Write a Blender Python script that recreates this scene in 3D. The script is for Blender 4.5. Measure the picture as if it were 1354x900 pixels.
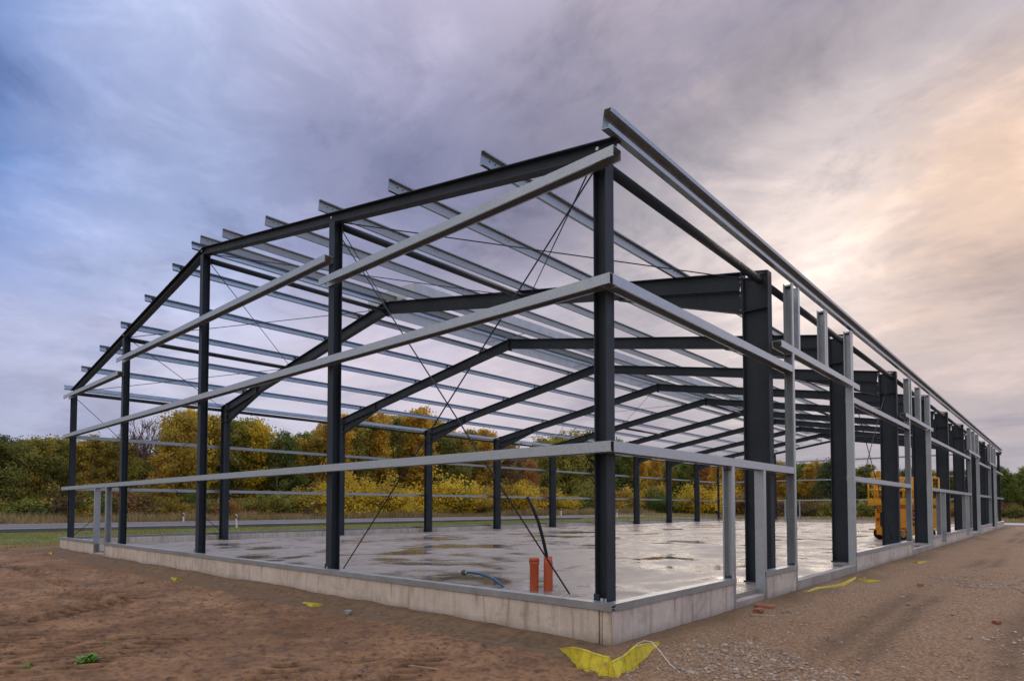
import bpy, math, random
import numpy as np
from mathutils import Vector, Matrix
R = math.radians
random.seed(7); RNG = np.random.default_rng(7)
for o in list(bpy.data.objects): bpy.data.objects.remove(o)
scene = bpy.context.scene
COL = scene.collection

# ------------------------------------------------------------------ camera
F_PX, PPY, YAW, PITCH = 820.41, 641.70, 0.7304, 0.0351
CAM = Vector((3.932, -6.120, 1.62))
cam_data = bpy.data.cameras.new('camera'); cam = bpy.data.objects.new('camera', cam_data); COL.objects.link(cam)
cam_data.sensor_width = 36.0; cam_data.lens = F_PX / 1354 * 36.0
cam_data.shift_y = (PPY - 450.0) / 1354.0
cam_data.clip_start = 0.05; cam_data.clip_end = 6000
fw = Vector((-math.sin(YAW)*math.cos(PITCH), math.cos(YAW)*math.cos(PITCH), math.sin(PITCH)))
rt = Vector((math.cos(YAW), math.sin(YAW), 0)); up = rt.cross(fw)
cam.matrix_world = Matrix(((rt.x, up.x, -fw.x, CAM.x), (rt.y, up.y, -fw.y, CAM.y), (rt.z, up.z, -fw.z, CAM.z), (0, 0, 0, 1)))
scene.camera = cam

# ------------------------------------------------------------------ sky, sun, exposure
OFF1 = (55, -3)
SUN_AZ = math.pi/2 + YAW - R(27)          # math angle (from +X), low behind cloud to the right
SUN_EL = R(19)
sdir = Vector((math.cos(SUN_EL)*math.cos(SUN_AZ), math.cos(SUN_EL)*math.sin(SUN_AZ), math.sin(SUN_EL)))
world = bpy.data.worlds.new('World'); scene.world = world; world.use_nodes = True
nt = world.node_tree; N = nt.nodes; Lk = nt.links; N.clear()
def wn(t, **kw):
    n = N.new(t)
    for k, v in kw.items(): setattr(n, k, v)
    return n
def wmath(op, a, b=None, c=None, clamp=False):
    n = N.new('ShaderNodeMath'); n.operation = op; n.use_clamp = clamp
    for i, v in enumerate((a, b, c)):
        if v is None: continue
        if isinstance(v, (int, float)): n.inputs[i].default_value = v
        else: Lk.new(v, n.inputs[i])
    return n.outputs[0]
def wramp(fac, stops, interp='EASE'):
    n = N.new('ShaderNodeValToRGB'); n.color_ramp.interpolation = interp
    e = n.color_ramp.elements
    while len(e) < len(stops): e.new(0.5)
    for el, (p, c) in zip(e, stops):
        el.position = p; el.color = (*c, 1) if len(c) == 3 else c
    Lk.new(fac, n.inputs[0]); return n.outputs[0]
def wmix(fac, a, b, mode='MIX'):
    n = N.new('ShaderNodeMix'); n.data_type = 'RGBA'; n.blend_type = mode
    for s, v in ((n.inputs['Factor'], fac), (n.inputs['A'], a), (n.inputs['B'], b)):
        if isinstance(v, (int, float)): s.default_value = v
        elif isinstance(v, tuple): s.default_value = (*v, 1)
        else: Lk.new(v, s)
    return n.outputs['Result']
tc = wn('ShaderNodeTexCoord'); sep = wn('ShaderNodeSeparateXYZ'); Lk.new(tc.outputs['Generated'], sep.inputs[0])
zc = wmath('MAXIMUM', sep.outputs[2], 0.0)
den = wmath('ADD', zc, 0.16)
cu = wmath('DIVIDE', sep.outputs[0], den); cv = wmath('DIVIDE', sep.outputs[1], den)
comb = wn('ShaderNodeCombineXYZ'); Lk.new(cu, comb.inputs[0]); Lk.new(cv, comb.inputs[1])
def wnoise(rotz, scale, loc, sc, detail, rough, dist):
    m = wn('ShaderNodeMapping'); m.inputs['Rotation'].default_value = (0, 0, rotz)
    m.inputs['Scale'].default_value = scale; m.inputs['Location'].default_value = loc
    Lk.new(comb.outputs[0], m.inputs[0])
    n = wn('ShaderNodeTexNoise'); n.inputs['Scale'].default_value = sc; n.inputs['Detail'].default_value = detail
    n.inputs['Roughness'].default_value = rough; n.inputs['Distortion'].default_value = dist
    Lk.new(m.outputs[0], n.inputs['Vector']); return n.outputs['Fac']
n_big = wnoise(-SUN_AZ, (0.55, 1.0, 1), (OFF1[0], OFF1[1], 0), 0.55, 5, 0.5, 0.3)
n_str = wnoise(-SUN_AZ+R(24), (0.75, 1.15, 1), (7.1, 3.3, 0), 1.1, 8, 0.62, 0.3)
n_gap = wnoise(-SUN_AZ-R(20), (0.5, 1.0, 1), (1.2, 5.4, 0), 0.6, 5, 0.55, 0.8)
# angle to the sun
dotn = wn('ShaderNodeVectorMath'); dotn.operation = 'DOT_PRODUCT'
nrm = wn('ShaderNodeVectorMath'); nrm.operation = 'NORMALIZE'; Lk.new(tc.outputs['Generated'], nrm.inputs[0])
Lk.new(nrm.outputs[0], dotn.inputs[0]); dotn.inputs[1].default_value = sdir
ang_s = wmath('DIVIDE', wmath('ARCCOSINE', wmath('MINIMUM', dotn.outputs['Value'], 1.0)), math.pi)
sa = wmath('ADD', ang_s, wmath('MULTIPLY_ADD', n_str, -0.13, 0.065))
cloud = wramp(sa, [(0.0, (.60, .515, .465)), (.032, (.555, .47, .43)), (.055, (.42, .37, .365)), (.085, (.285, .265, .29)), (.13, (.225, .22, .29)), (.20, (.235, .245, .36)), (.29, (.245, .295, .46)), (.38, (.075, .165, .39)), (.48, (.16, .20, .33)), (.60, (.34, .335, .36)), (1.0, (.38, .365, .365))])
# the cloud bank just right of the sun is lit peach
s2 = Vector((math.cos(R(17))*math.cos(SUN_AZ-R(15)), math.cos(R(17))*math.sin(SUN_AZ-R(15)), math.sin(R(17))))
dot2 = wn('ShaderNodeVectorMath'); dot2.operation = 'DOT_PRODUCT'; Lk.new(nrm.outputs[0], dot2.inputs[0]); dot2.inputs[1].default_value = s2
ang2 = wmath('DIVIDE', wmath('ARCCOSINE', wmath('MINIMUM', dot2.outputs['Value'], 1.0)), math.pi)
a2 = wmath('ADD', ang2, wmath('MULTIPLY_ADD', n_str, -0.10, 0.05))
pf = wramp(a2, [(0.0, (.85, .85, .85)), (.035, (.7, .7, .7)), (.095, (0, 0, 0))]); pfs = wn('ShaderNodeSeparateColor'); Lk.new(pf, pfs.inputs[0])
cloud = wmix(pfs.outputs[0], cloud, (.43, .30, .215))
# clouds: thick dark banks and pale streaks
bank = wramp(n_big, [(.33, (.66, .65, .68)), (.5, (.95, .95, .96)), (.66, (1.16, 1.15, 1.13))])
streak = wramp(n_str, [(.3, (.74, .75, .79)), (.52, (1.0, 1.0, 1.0)), (.72, (1.28, 1.24, 1.20))])
cloud = wmix(1.0, cloud, bank, 'MULTIPLY'); n_fine = wnoise(R(30), (1.0, 1.0, 1), (3.7, 9.1, 0), 3.0, 7, 0.62, 0.4)
fine = wramp(n_fine, [(.3, (.74, .75, .79)), (.5, (1.0, 1.0, 1.0)), (.7, (1.27, 1.24, 1.20))])
cloud = wmix(1.0, cloud, streak, 'MULTIPLY'); cloud = wmix(1.0, cloud, fine, 'MULTIPLY')
# overcast haze layer near the horizon
hz = wramp(zc, [(0.0, (1, 1, 1)), (.13, (.85, .85, .85)), (.40, (0, 0, 0))])
hcol = wramp(ang_s, [(0.0, (.26, .235, .25)), (.09, (.30, .27, .28)), (.19, (.44, .385, .39)), (.29, (.38, .35, .375)), (.45, (.225, .22, .26)), (.62, (.34, .335, .36)), (1.0, (.38, .365, .365))])
hcol = wmix(1.0, hcol, streak, 'MULTIPLY')
hcol = wmix(wmath('MULTIPLY', zc, 2.0, clamp=True), wmix(1.0, hcol, (.80, .82, .86), 'MULTIPLY'), wmix(1.0, hcol, (1.35, 1.30, 1.30), 'MULTIPLY'))
hzf = wn('ShaderNodeSeparateColor'); Lk.new(hz, hzf.inputs[0])
cloud = wmix(wmath('MULTIPLY', hzf.outputs[0], .85), cloud, hcol)
# an overcast sky brightens steadily towards the zenith
zen = wramp(zc, [(0.0, (1, 1, 1)), (.46, (1.0, 1.0, 1.0)), (1.0, (3.6, 3.15, 2.4))])
cloud = wmix(1.0, cloud, zen, 'MULTIPLY')
sky = wn('ShaderNodeTexSky'); sky.sky_type = 'NISHITA'; sky.sun_disc = False
sky.sun_elevation = SUN_EL; sky.sun_rotation = math.pi/2 - SUN_AZ
sky.air_density = 1.0; sky.dust_density = 0.6; sky.ozone_density = 2.0
skys = wmix(1.0, sky.outputs[0], (.06, .06, .06), 'MULTIPLY')
gap = wramp(n_gap, [(.56, (1, 1, 1)), (.76, (.6, .6, .6))])
gs = wn('ShaderNodeSeparateColor'); Lk.new(gap, gs.inputs[0])
cover = wmath('MAXIMUM', gs.outputs[0], wmath('MULTIPLY_ADD', ang_s, -4.0, 2.0, clamp=True))     # cloud is thickest around the sun
final = wmix(cover, skys, cloud)
bg = wn('ShaderNodeBackground'); bg.inputs['Strength'].default_value = 1.0; Lk.new(final, bg.inputs[0])
wo = wn('ShaderNodeOutputWorld'); Lk.new(bg.outputs[0], wo.inputs[0])

sl = bpy.data.lights.new('sun', 'SUN'); sl.energy = 0.5; sl.angle = R(40); sl.color = (1.0, .84, .68)
sun = bpy.data.objects.new('sun', sl); COL.objects.link(sun); sun.location = (20, 60, 40)
sun.rotation_euler = (-sdir).to_track_quat('-Z', 'Y').to_euler()
scene.view_settings.view_transform = 'Standard'; scene.view_settings.look = 'None'
scene.view_settings.exposure = 0.93; scene.view_settings.gamma = 1.0; scene.view_settings.use_curve_mapping = False

# ------------------------------------------------------------------ helpers
def px_ray(x, y):
    v = fw*F_PX + rt*(x-677) - up*(y-PPY); return v
def px_z(x, y, z):
    v = px_ray(x, y); return CAM + v*((z-CAM.z)/v.z)
def px_X(x, y, X):
    v = px_ray(x, y); return CAM + v*((X-CAM.x)/v.x)
def px_Y(x, y, Y):
    v = px_ray(x, y); return CAM + v*((Y-CAM.y)/v.y)

class Mat:
    def __init__(s, name):
        s.m = bpy.data.materials.new(name); s.m.use_nodes = True; s.t = s.m.node_tree; s.t.nodes.clear()
        s.out = s.n('ShaderNodeOutputMaterial'); s.p = s.n('ShaderNodeBsdfPrincipled'); s.l(s.p.outputs[0], s.out.inputs[0])
        s.tc = s.n('ShaderNodeTexCoord')
    def n(s, t): return s.t.nodes.new(t)
    def l(s, a, b): s.t.links.new(a, b)
    def set(s, **kw):
        for k, v in kw.items():
            i = s.p.inputs[k.replace('_', ' ')]
            if isinstance(v, tuple): i.default_value = (*v, 1)
            elif isinstance(v, (int, float)): i.default_value = v
            else: s.l(v, i)
        return s
    def geo(s):
        g = s.n('ShaderNodeNewGeometry'); return g.outputs['Position']
    def map(s, vec, scale=(1, 1, 1), rot=(0, 0, 0)):
        m = s.n('ShaderNodeMapping'); m.inputs['Scale'].default_value = scale; m.inputs['Rotation'].default_value = rot
        s.l(vec, m.inputs[0]); return m.outputs[0]
    def noise(s, vec, scale, detail=4, rough=.55, dist=0.0):
        n = s.n('ShaderNodeTexNoise'); s.l(vec, n.inputs['Vector'])
        n.inputs['Scale'].default_value = scale; n.inputs['Detail'].default_value = detail
        n.inputs['Roughness'].default_value = rough; n.inputs['Distortion'].default_value = dist
        return n.outputs['Fac']
    def voro(s, vec, scale, out='Color', feature='F1'):
        n = s.n('ShaderNodeTexVoronoi'); n.feature = feature; s.l(vec, n.inputs['Vector']); n.inputs['Scale'].default_value = scale
        return n.outputs[out]
    def ramp(s, fac, stops, interp='LINEAR'):
        n = s.n('ShaderNodeValToRGB'); n.color_ramp.interpolation = interp; e = n.color_ramp.elements
        while len(e) < len(stops): e.new(.5)
        for el, (p, c) in zip(e, stops):
            if isinstance(c, (int, float)): c = (c, c, c)
            el.position = p; el.color = (*c, 1)
        s.l(fac, n.inputs[0]); return n.outputs[0]
    def mix(s, fac, a, b, mode='MIX'):
        n = s.n('ShaderNodeMix'); n.data_type = 'RGBA'; n.blend_type = mode
        for q, v in ((n.inputs['Factor'], fac), (n.inputs['A'], a), (n.inputs['B'], b)):
            if isinstance(v, (int, float)): q.default_value = v
            elif isinstance(v, tuple): q.default_value = (*v, 1)
            else: s.l(v, q)
        return n.outputs['Result']
    def math(s, op, a, b=None, clamp=False):
        n = s.n('ShaderNodeMath'); n.operation = op; n.use_clamp = clamp
        for i, v in enumerate((a, b)):
            if v is None: continue
            if isinstance(v, (int, float)): n.inputs[i].default_value = v
            else: s.l(v, n.inputs[i])
        return n.outputs[0]
    def bump(s, h, strength=.3, dist=.01):
        b = s.n('ShaderNodeBump'); b.inputs['Strength'].default_value = strength; b.inputs['Distance'].default_value = dist
        s.l(h, b.inputs['Height']); s.l(b.outputs[0], s.p.inputs['Normal']); return s
    def sepz(s, vec, i=2):
        n = s.n('ShaderNodeSeparateXYZ'); s.l(vec, n.inputs[0]); return n.outputs[i]

M = {}
def mat_steel():
    m = Mat('dark_painted_steel'); g = m.geo()
    n1 = m.noise(g, 1.3, 5, .6); n2 = m.noise(m.map(g, (1, 1, .25)), 9, 4, .6)
    c = m.ramp(n1, [(.3, (.019, .027, .036)), (.7, (.030, .039, .050))])
    c = m.mix(m.ramp(n2, [(.54, 0.0), (.72, .38)]), c, (.066, .070, .072)); c = m.mix(m.ramp(m.noise(g, 22, 5, .7), [(.62, 0.0), (.74, .5)]), c, (.085, .08, .072))
    m.set(Base_Color=c, Roughness=m.ramp(n2, [(.3, .38), (.7, .58)])); m.p.inputs['Specular IOR Level'].default_value = .28
    m.bump(n1, .03, .004); return m.m
def mat_galv():
    m = Mat('galvanised_steel'); g = m.geo()
    v = m.voro(m.map(g, (1, 1, 1)), 55, 'Color'); n = m.noise(g, 3, 5, .6); n3 = m.noise(m.map(g, (.4, .4, 3)), 6, 4, .6)
    vs = m.n('ShaderNodeSeparateColor'); m.l(v, vs.inputs[0])
    c = m.ramp(vs.outputs[0], [(0, (.42, .465, .49)), (1, (.53, .565, .58))])
    c = m.mix(m.ramp(n, [(.35, .45), (.7, 0.0)]), c, (.34, .375, .395))
    c = m.mix(m.ramp(n3, [(.58, 0.0), (.8, .25)]), c, (.62, .63, .62))
    m.set(Base_Color=c, Metallic=.75, Roughness=m.ramp(n, [(.3, .30), (.7, .44)])); return m.m
def mat_concrete(name, base, dark, light, streak=True):
    m = Mat(name); g = m.geo()
    n1 = m.noise(g, 1.1, 6, .6, .4); n2 = m.noise(m.map(g, (6, 6, .5)), 1.6, 4, .6); n3 = m.noise(g, 28, 5, .65); n4 = m.noise(g, 3.2, 5, .6)
    c = m.ramp(n1, [(.28, dark), (.5, base), (.72, light)])
    if streak:
        c = m.mix(m.ramp(n2, [(.42, .0), (.62, .5)]), c, light)
        c = m.mix(m.ramp(n2, [(.30, .75), (.44, 0.0)]), c, tuple(x*.62 for x in dark))
        n5 = m.noise(g, 2.1, 6, .65, .8); c = m.mix(m.ramp(n5, [(.56, 0.0), (.70, .55)]), c, tuple(x*.72 for x in dark)); c = m.mix(m.ramp(n5, [(.30, .6), (.42, 0.0)]), c, tuple(min(.85, x*1.1) for x in light))
        # ground-splash dirt along the lower edge
        z = m.sepz(g); zz = m.math('ADD', z, m.math('MULTIPLY', n4, .22))
        c = m.mix(m.ramp(zz, [(.10, .62), (.26, 0.0)]), c, (.17, .135, .105))
    c = m.mix(m.ramp(n3, [(.3, .25), (.55, 0.0)]), c, tuple(x*.7 for x in dark))
    pits = m.voro(g, 16, 'Distance')
    c = m.mix(m.ramp(pits, [(.03, .7), (.07, 0.0)]), c, (.10, .09, .08))
    m.set(Base_Color=c, Roughness=m.ramp(n4, [(.3, .72), (.7, .92)])); m.bump(n3, .35, .006); return m.m
def mat_slab():
    m = Mat('wet_concrete_floor'); g = m.geo()
    n1 = m.noise(g, .35, 5, .55, .6); n2 = m.noise(g, 2.6, 6, .6); n3 = m.noise(m.map(g, (1, 1, 1), (0, 0, R(40))), .9, 5, .6, .5)
    pud = m.math('ADD', m.math('MULTIPLY', n1, .62), m.math('MULTIPLY', n3, .38))
    mask = m.ramp(pud, [(.50, 0.0), (.60, 1.0)])
    damp = m.ramp(pud, [(.38, 0.0), (.53, 1.0)])
    c = m.ramp(n2, [(.3, (.27, .225, .185)), (.6, (.37, .315, .265)), (.8, (.46, .40, .345))])
    c = m.mix(m.math('MULTIPLY', damp, .5), c, (.25, .215, .185))
    c = m.mix(m.math('MULTIPLY', mask, .75), c, (.105, .088, .072))
    r = m.ramp(damp, [(0, .62), (1, .34)]); r2 = m.mix(mask, r, (.05, .05, .05))
    m.set(Base_Color=c, Roughness=r2); m.l(m.math('ADD', m.math('MULTIPLY', mask, .25), .25), m.p.inputs['Specular IOR Level'])
    dry = m.math('SUBTRACT', 1.0, mask)
    m.bump(m.math('MULTIPLY', m.math('ADD', n2, m.math('MULTIPLY', m.noise(g, 14, 4, .6), .3)), dry), .22, .012); return m.m
def mat_plain(name, col, rough=.5, metal=0.0, var=.25, scale=14, spec=.4):
    m = Mat(name); n = m.noise(m.tc.outputs['Object'], scale, 4, .6)
    c = m.ramp(n, [(.3, tuple(x*(1-var) for x in col)), (.7, tuple(min(1, x*(1+var*.6)) for x in col))])
    m.set(Base_Color=c, Roughness=rough, Metallic=metal); m.p.inputs['Specular IOR Level'].default_value = spec
    m.bump(n, .12, .004); return m.m
def mat_dirt():
    m = Mat('brown_yard_soil'); g = m.geo()
    nA = m.noise(g, .32, 5, .55, .8); nB = m.noise(g, 1.7, 6, .6, .6); nC = m.noise(g, 9, 6, .65); nD = m.noise(g, 60, 4, .7)
    c = m.ramp(nA, [(.32, (.270, .122, .050)), (.5, (.420, .200, .088)), (.70, (.540, .285, .138))])
    c = m.mix(m.ramp(nB, [(.32, .80), (.52, 0.0)]), c, (.150, .068, .032))
    c = m.mix(m.ramp(nB, [(.56, 0.0), (.72, .6)]), c, (.60, .335, .17))
    c = m.mix(m.ramp(nC, [(.36, .75), (.52, 0.0)]), c, (.105, .050, .026))
    c = m.mix(m.ramp(nD, [(.56, 0.0), (.72, .4)]), c, (.56, .37, .22))
    nE = m.noise(m.map(g, (1, 1, 1), (0, 0, R(25))), 24, 5, .7)
    c = m.mix(m.ramp(nE, [(.34, .55), (.46, 0.0)]), c, (.095, .047, .027))
    at = m.n('ShaderNodeAttribute'); at.attribute_name = 'zones'
    zs = m.n('ShaderNodeSeparateColor'); m.l(at.outputs['Color'], zs.inputs[0])
    # damp grey sand bank against the plinth, stony gravelly yard, turf
    sand = m.ramp(nC, [(.3, (.165, .092, .044)), (.7, (.30, .185, .098))])
    c = m.mix(m.math('MULTIPLY', zs.outputs[0], .8, True), c, sand)
    grav = m.ramp(m.noise(g, 26, 4, .7), [(.34, (.21, .102, .048)), (.5, (.38, .205, .104)), (.66, (.58, .375, .22))])
    c = m.mix(m.math('MULTIPLY', zs.outputs[1], .85, True), c, grav)
    turf = m.ramp(nB, [(.3, (.10, .12, .026)), (.55, (.17, .18, .04)), (.75, (.26, .22, .06))])
    c = m.mix(zs.outputs[2], c, turf)
    wet = m.math('MULTIPLY', at.outputs['Alpha'], m.ramp(nB, [(.25, 1.0), (.75, .75)]), True)      # pressed, moist soil in the wheel tracks; groove shade between lugs painted in
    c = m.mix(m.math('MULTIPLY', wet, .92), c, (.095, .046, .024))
    c = m.mix(1.0, c, (.74, .79, .82), 'MULTIPLY')
    m.set(Base_Color=c, Roughness=m.ramp(nB, [(.3, .72), (.7, .95)])); m.p.inputs['Specular IOR Level'].default_value = .25
    m.bump(m.math('ADD', m.math('MULTIPLY', nC, 1.0), m.math('MULTIPLY', nD, .55)), .8, .03); return m.m
def mat_leaf(name, cols, trans=.35):
    m = Mat(name); at = m.n('ShaderNodeAttribute'); at.attribute_name = 'tint'
    s = m.n('ShaderNodeSeparateColor'); m.l(at.outputs['Color'], s.inputs[0])
    oi = m.n('ShaderNodeObjectInfo')
    f = m.math('ADD', m.math('MULTIPLY', s.outputs[0], .75), m.math('MULTIPLY', oi.outputs['Random'], .25))
    k = len(cols); c = m.ramp(f, [(.12+.76*i/(k-1), cc) for i, cc in enumerate(cols)])
    c = m.mix(1.0, c, m.ramp(oi.outputs['Random'], [(0, (.82, .84, .8)), (1, (1.12, 1.08, 1.0))]), 'MULTIPLY')
    c = m.mix(.14, c, (.30, .28, .20)); m.set(Base_Color=c, Roughness=.6); m.p.inputs['Specular IOR Level'].default_value = .2
    tr = m.n('ShaderNodeBsdfTranslucent'); m.l(c, tr.inputs[0])
    mx = m.n('ShaderNodeMixShader'); mx.inputs[0].default_value = trans
    m.l(m.p.outputs[0], mx.inputs[1]); m.l(tr.outputs[0], mx.inputs[2]); m.l(mx.outputs[0], m.out.inputs[0]); return m.m
M['steel'] = mat_steel(); M['galv'] = mat_galv()
M['plinth'] = mat_concrete('plinth_concrete', (.60, .51, .42), (.40, .325, .255), (.74, .655, .565))
M['sill_conc'] = mat_concrete('threshold_concrete', (.40, .33, .28), (.28, .22, .18), (.50, .43, .38), False)
M['edge'] = mat_concrete('slab_edge_concrete', (.36, .315, .275), (.26, .22, .185), (.46, .41, .365), False); M['slab'] = mat_slab(); M['dirt'] = mat_dirt()
M['bolt'] = mat_plain('zinc_bolt', (.55, .54, .50), .4, .5)
M['curb'] = mat_plain('coated_sheet', (.56, .59, .61), .5, .2, .12, 3)
M['asphalt'] = mat_plain('asphalt', (.15, .135, .135), .8, 0, .2, .6)
M['line'] = mat_plain('road_paint', (.62, .62, .60), .6, 0, .1, 3)
M['path'] = mat_plain('pale_hardstanding', (.42, .40, .38), .8, 0, .15, .5)
M['bark'] = mat_plain('bark', (.085, .066, .052), .9, 0, .45, 6)
M['birch'] = mat_plain('birch_bark', (.36, .33, .28), .8, 0, .5, 5)
M['twig'] = mat_plain('bare_twig', (.24, .18, .18), .9, 0, .3, 4)

def link(o, parent=None):
    COL.objects.link(o)
    if parent is not None: o.parent = parent
    return o
def tag(o, label=None, cat=None, group=None, kind=None):
    for k, v in (('label', label), ('category', cat), ('group', group), ('kind', kind)):
        if v: o[k] = v
    return o
def empty(name, loc=(0, 0, 0), rz=0, **kw):
    o = bpy.data.objects.new(name, None); o.location = loc; o.rotation_euler = (0, 0, rz); o.empty_display_size = .3
    link(o); return tag(o, **kw)
def mesh_obj(name, verts, faces, mat, parent=None, smooth=False, loc=None):
    me = bpy.data.meshes.new(name); me.from_pydata([tuple(v) for v in verts], [], faces); me.update()
    if mat: me.materials.append(mat)
    if smooth: me.polygons.foreach_set('use_smooth', [True]*len(me.polygons))
    o = bpy.data.objects.new(name, me)
    if loc: o.location = loc
    return link(o, parent)
class MB:
    def __init__(s): s.v = []; s.f = []
    def add(s, v, f):
        b = len(s.v); s.v += [tuple(x) for x in v]; s.f += [tuple(i+b for i in q) for q in f]; return s
    def box(s, a, b, ch=0.0):
        (x0, y0, z0), (x1, y1, z1) = a, b
        if ch <= 0:
            v = [(x0, y0, z0), (x1, y0, z0), (x1, y1, z0), (x0, y1, z0), (x0, y0, z1), (x1, y0, z1), (x1, y1, z1), (x0, y1, z1)]
            return s.add(v, [(3, 2, 1, 0), (4, 5, 6, 7), (0, 1, 5, 4), (1, 2, 6, 5), (2, 3, 7, 6), (3, 0, 4, 7)])
        def ring(i, z): return [(x0+i, y0, z), (x1-i, y0, z), (x1, y0+i, z), (x1, y1-i, z), (x1-i, y1, z), (x0+i, y1, z), (x0, y1-i, z), (x0, y0+i, z)]
        def inner(z): return [(x0+ch, y0+ch, z), (x1-ch, y0+ch, z), (x1-ch, y0+ch, z), (x1-ch, y1-ch, z), (x1-ch, y1-ch, z), (x0+ch, y1-ch, z), (x0+ch, y1-ch, z), (x0+ch, y0+ch, z)]
        r1 = ring(ch, z0+ch); r2 = ring(ch, z1-ch)
        bt = [(x0+ch, y0+ch, z0), (x1-ch, y0+ch, z0), (x1-ch, y1-ch, z0), (x0+ch, y1-ch, z0)]
        tp = [(x, y, z1) for x, y, _ in bt]
        v = r1 + r2 + bt + tp; f = []
        for i in range(8): f.append((i, (i+1) % 8, 8+(i+1) % 8, 8+i))
        f += [(19, 18, 17, 16), (20, 21, 22, 23)]
        for k in range(4):
            f.append((16+k, 16+(k+1) % 4, (2*k+1) % 8, 2*k)); f.append((16+(k+1) % 4, (2*k+2) % 8, (2*k+1) % 8))
            f.append((8+2*k, 8+(2*k+1) % 8, 20+(k+1) % 4, 20+k)); f.append((8+(2*k+1) % 8, 8+(2*k+2) % 8, 20+(k+1) % 4))
        return s.add(v, f)
    def tube(s, pts, rad, n=8, cap=True):
        pts = [Vector(p) for p in pts]; rad = rad if isinstance(rad, (list, tuple)) else [rad]*len(pts)
        rings = []; px = None
        for i, p in enumerate(pts):
            d = (pts[min(i+1, len(pts)-1)]-pts[max(i-1, 0)]).normalized()
            if px is None: a = Vector((0, 0, 1)) if abs(d.z) < .9 else Vector((1, 0, 0)); px = d.cross(a).normalized()
            else: px = (px - d*px.dot(d)).normalized()
            py = d.cross(px)
            rings.append([p + px*(rad[i]*math.cos(2*math.pi*k/n)) + py*(rad[i]*math.sin(2*math.pi*k/n)) for k in range(n)])
        v = [q for r in rings for q in r]; f = []
        for i in range(len(pts)-1):
            for k in range(n): f.append((i*n+k, i*n+(k+1) % n, (i+1)*n+(k+1) % n, (i+1)*n+k))
        if cap: f.append(tuple(range(n-1, -1, -1))); f.append(tuple((len(pts)-1)*n+k for k in range(n)))
        return s.add(v, f)
    def build(s, name, mat, parent=None, smooth=False, loc=None):
        return mesh_obj(name, s.v, s.f, mat, parent, smooth, loc)
# profiles: closed outlines in (x, y)
def P_I(h, b, tw, tf):
    return [(-b/2, -h/2), (b/2, -h/2), (b/2, -h/2+tf), (tw/2, -h/2+tf), (tw/2, h/2-tf), (b/2, h/2-tf), (b/2, h/2), (-b/2, h/2), (-b/2, h/2-tf), (-tw/2, h/2-tf), (-tw/2, -h/2+tf), (-b/2, -h/2+tf)]
def P_C(h, b, t=.006, lip=.022):     # web at x = 0, open towards +x
    return [(0, -h/2), (b, -h/2), (b, -h/2+lip), (b-t, -h/2+lip), (b-t, -h/2+t), (t, -h/2+t), (t, h/2-t), (b-t, h/2-t), (b-t, h/2-lip), (b, h/2-lip), (b, h/2), (0, h/2)]
def P_Z(h, b, t=.006, lip=.02):      # web at x = 0, top flange to +x, bottom flange to -x
    return [(-b, -h/2), (t/2, -h/2), (t/2, h/2-t), (b-t, h/2-t), (b-t, h/2-lip), (b, h/2-lip), (b, h/2), (-t/2, h/2), (-t/2, -h/2+t), (-b+t, -h/2+t), (-b+t, -h/2+lip), (-b, -h/2+lip)]
def P_R(h, b): return [(-b/2, -h/2), (b/2, -h/2), (b/2, h/2), (-b/2, h/2)]
def P_O(r, n=10): return [(r*math.cos(2*math.pi*k/n), r*math.sin(2*math.pi*k/n)) for k in range(n)]
CACHE = {}
def beam(name, p0, p1, prof, yhint, mat, parent=None, smooth=False):
    p0, p1 = Vector(p0), Vector(p1); d = p1-p0; ln = d.length; z = d.normalized()
    y = Vector(yhint); y = (y - z*y.dot(z)).normalized(); x = y.cross(z)
    key = (tuple((round(a, 4), round(b, 4)) for a, b in prof), round(ln, 4), mat.name, name)
    if key not in CACHE:
        n = len(prof); v = [(a, b, 0) for a, b in prof] + [(a, b, ln) for a, b in prof]
        f = [(k, (k+1) % n, n+(k+1) % n, n+k) for k in range(n)] + [tuple(range(n-1, -1, -1)), tuple(range(n, 2*n))]
        me = bpy.data.meshes.new(name); me.from_pydata(v, [], f); me.update(); me.materials.append(mat)
        if smooth: me.polygons.foreach_set('use_smooth', [i < n for i in range(n+2)])
        CACHE[key] = me
    o = bpy.data.objects.new(name, CACHE[key])
    mw = Matrix(((x.x, y.x, z.x, p0.x), (x.y, y.y, z.y, p0.y), (x.z, y.z, z.z, p0.z), (0, 0, 0, 1)))
    link(o, parent)
    if parent is not None: o.matrix_parent_inverse = Matrix.Identity(4); o.matrix_local = WM[parent].inverted() @ mw if parent in WM else mw
    else: o.matrix_local = mw
    WM[o] = mw
    return o
WM = {}
def sub(o, parent):
    'make a world-space mesh a child of an already placed part'
    o.parent = parent; o.matrix_parent_inverse = WM[parent].inverted(); return o

# value noise for terrain
_tab = RNG.random((256, 256))
def vnoise(x, y):
    xi = np.floor(x).astype(int); yi = np.floor(y).astype(int); xf = x-xi; yf = y-yi
    u = xf*xf*(3-2*xf); v = yf*yf*(3-2*yf)
    g = lambda a, b: _tab[a % 256, b % 256]
    return (g(xi, yi)*(1-u)+g(xi+1, yi)*u)*(1-v) + (g(xi, yi+1)*(1-u)+g(xi+1, yi+1)*u)*v
def fbm(x, y, o=4):
    s = 0; a = .5; t = 0
    for i in range(o): s = s + a*vnoise(x*2**i+17.3*i, y*2**i+5.1*i); t += a; a *= .5
    return s/t - .5
def sstep(a, b, x):
    t = np.clip((x-a)/(b-a), 0, 1); return t*t*(3-2*t)

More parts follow.
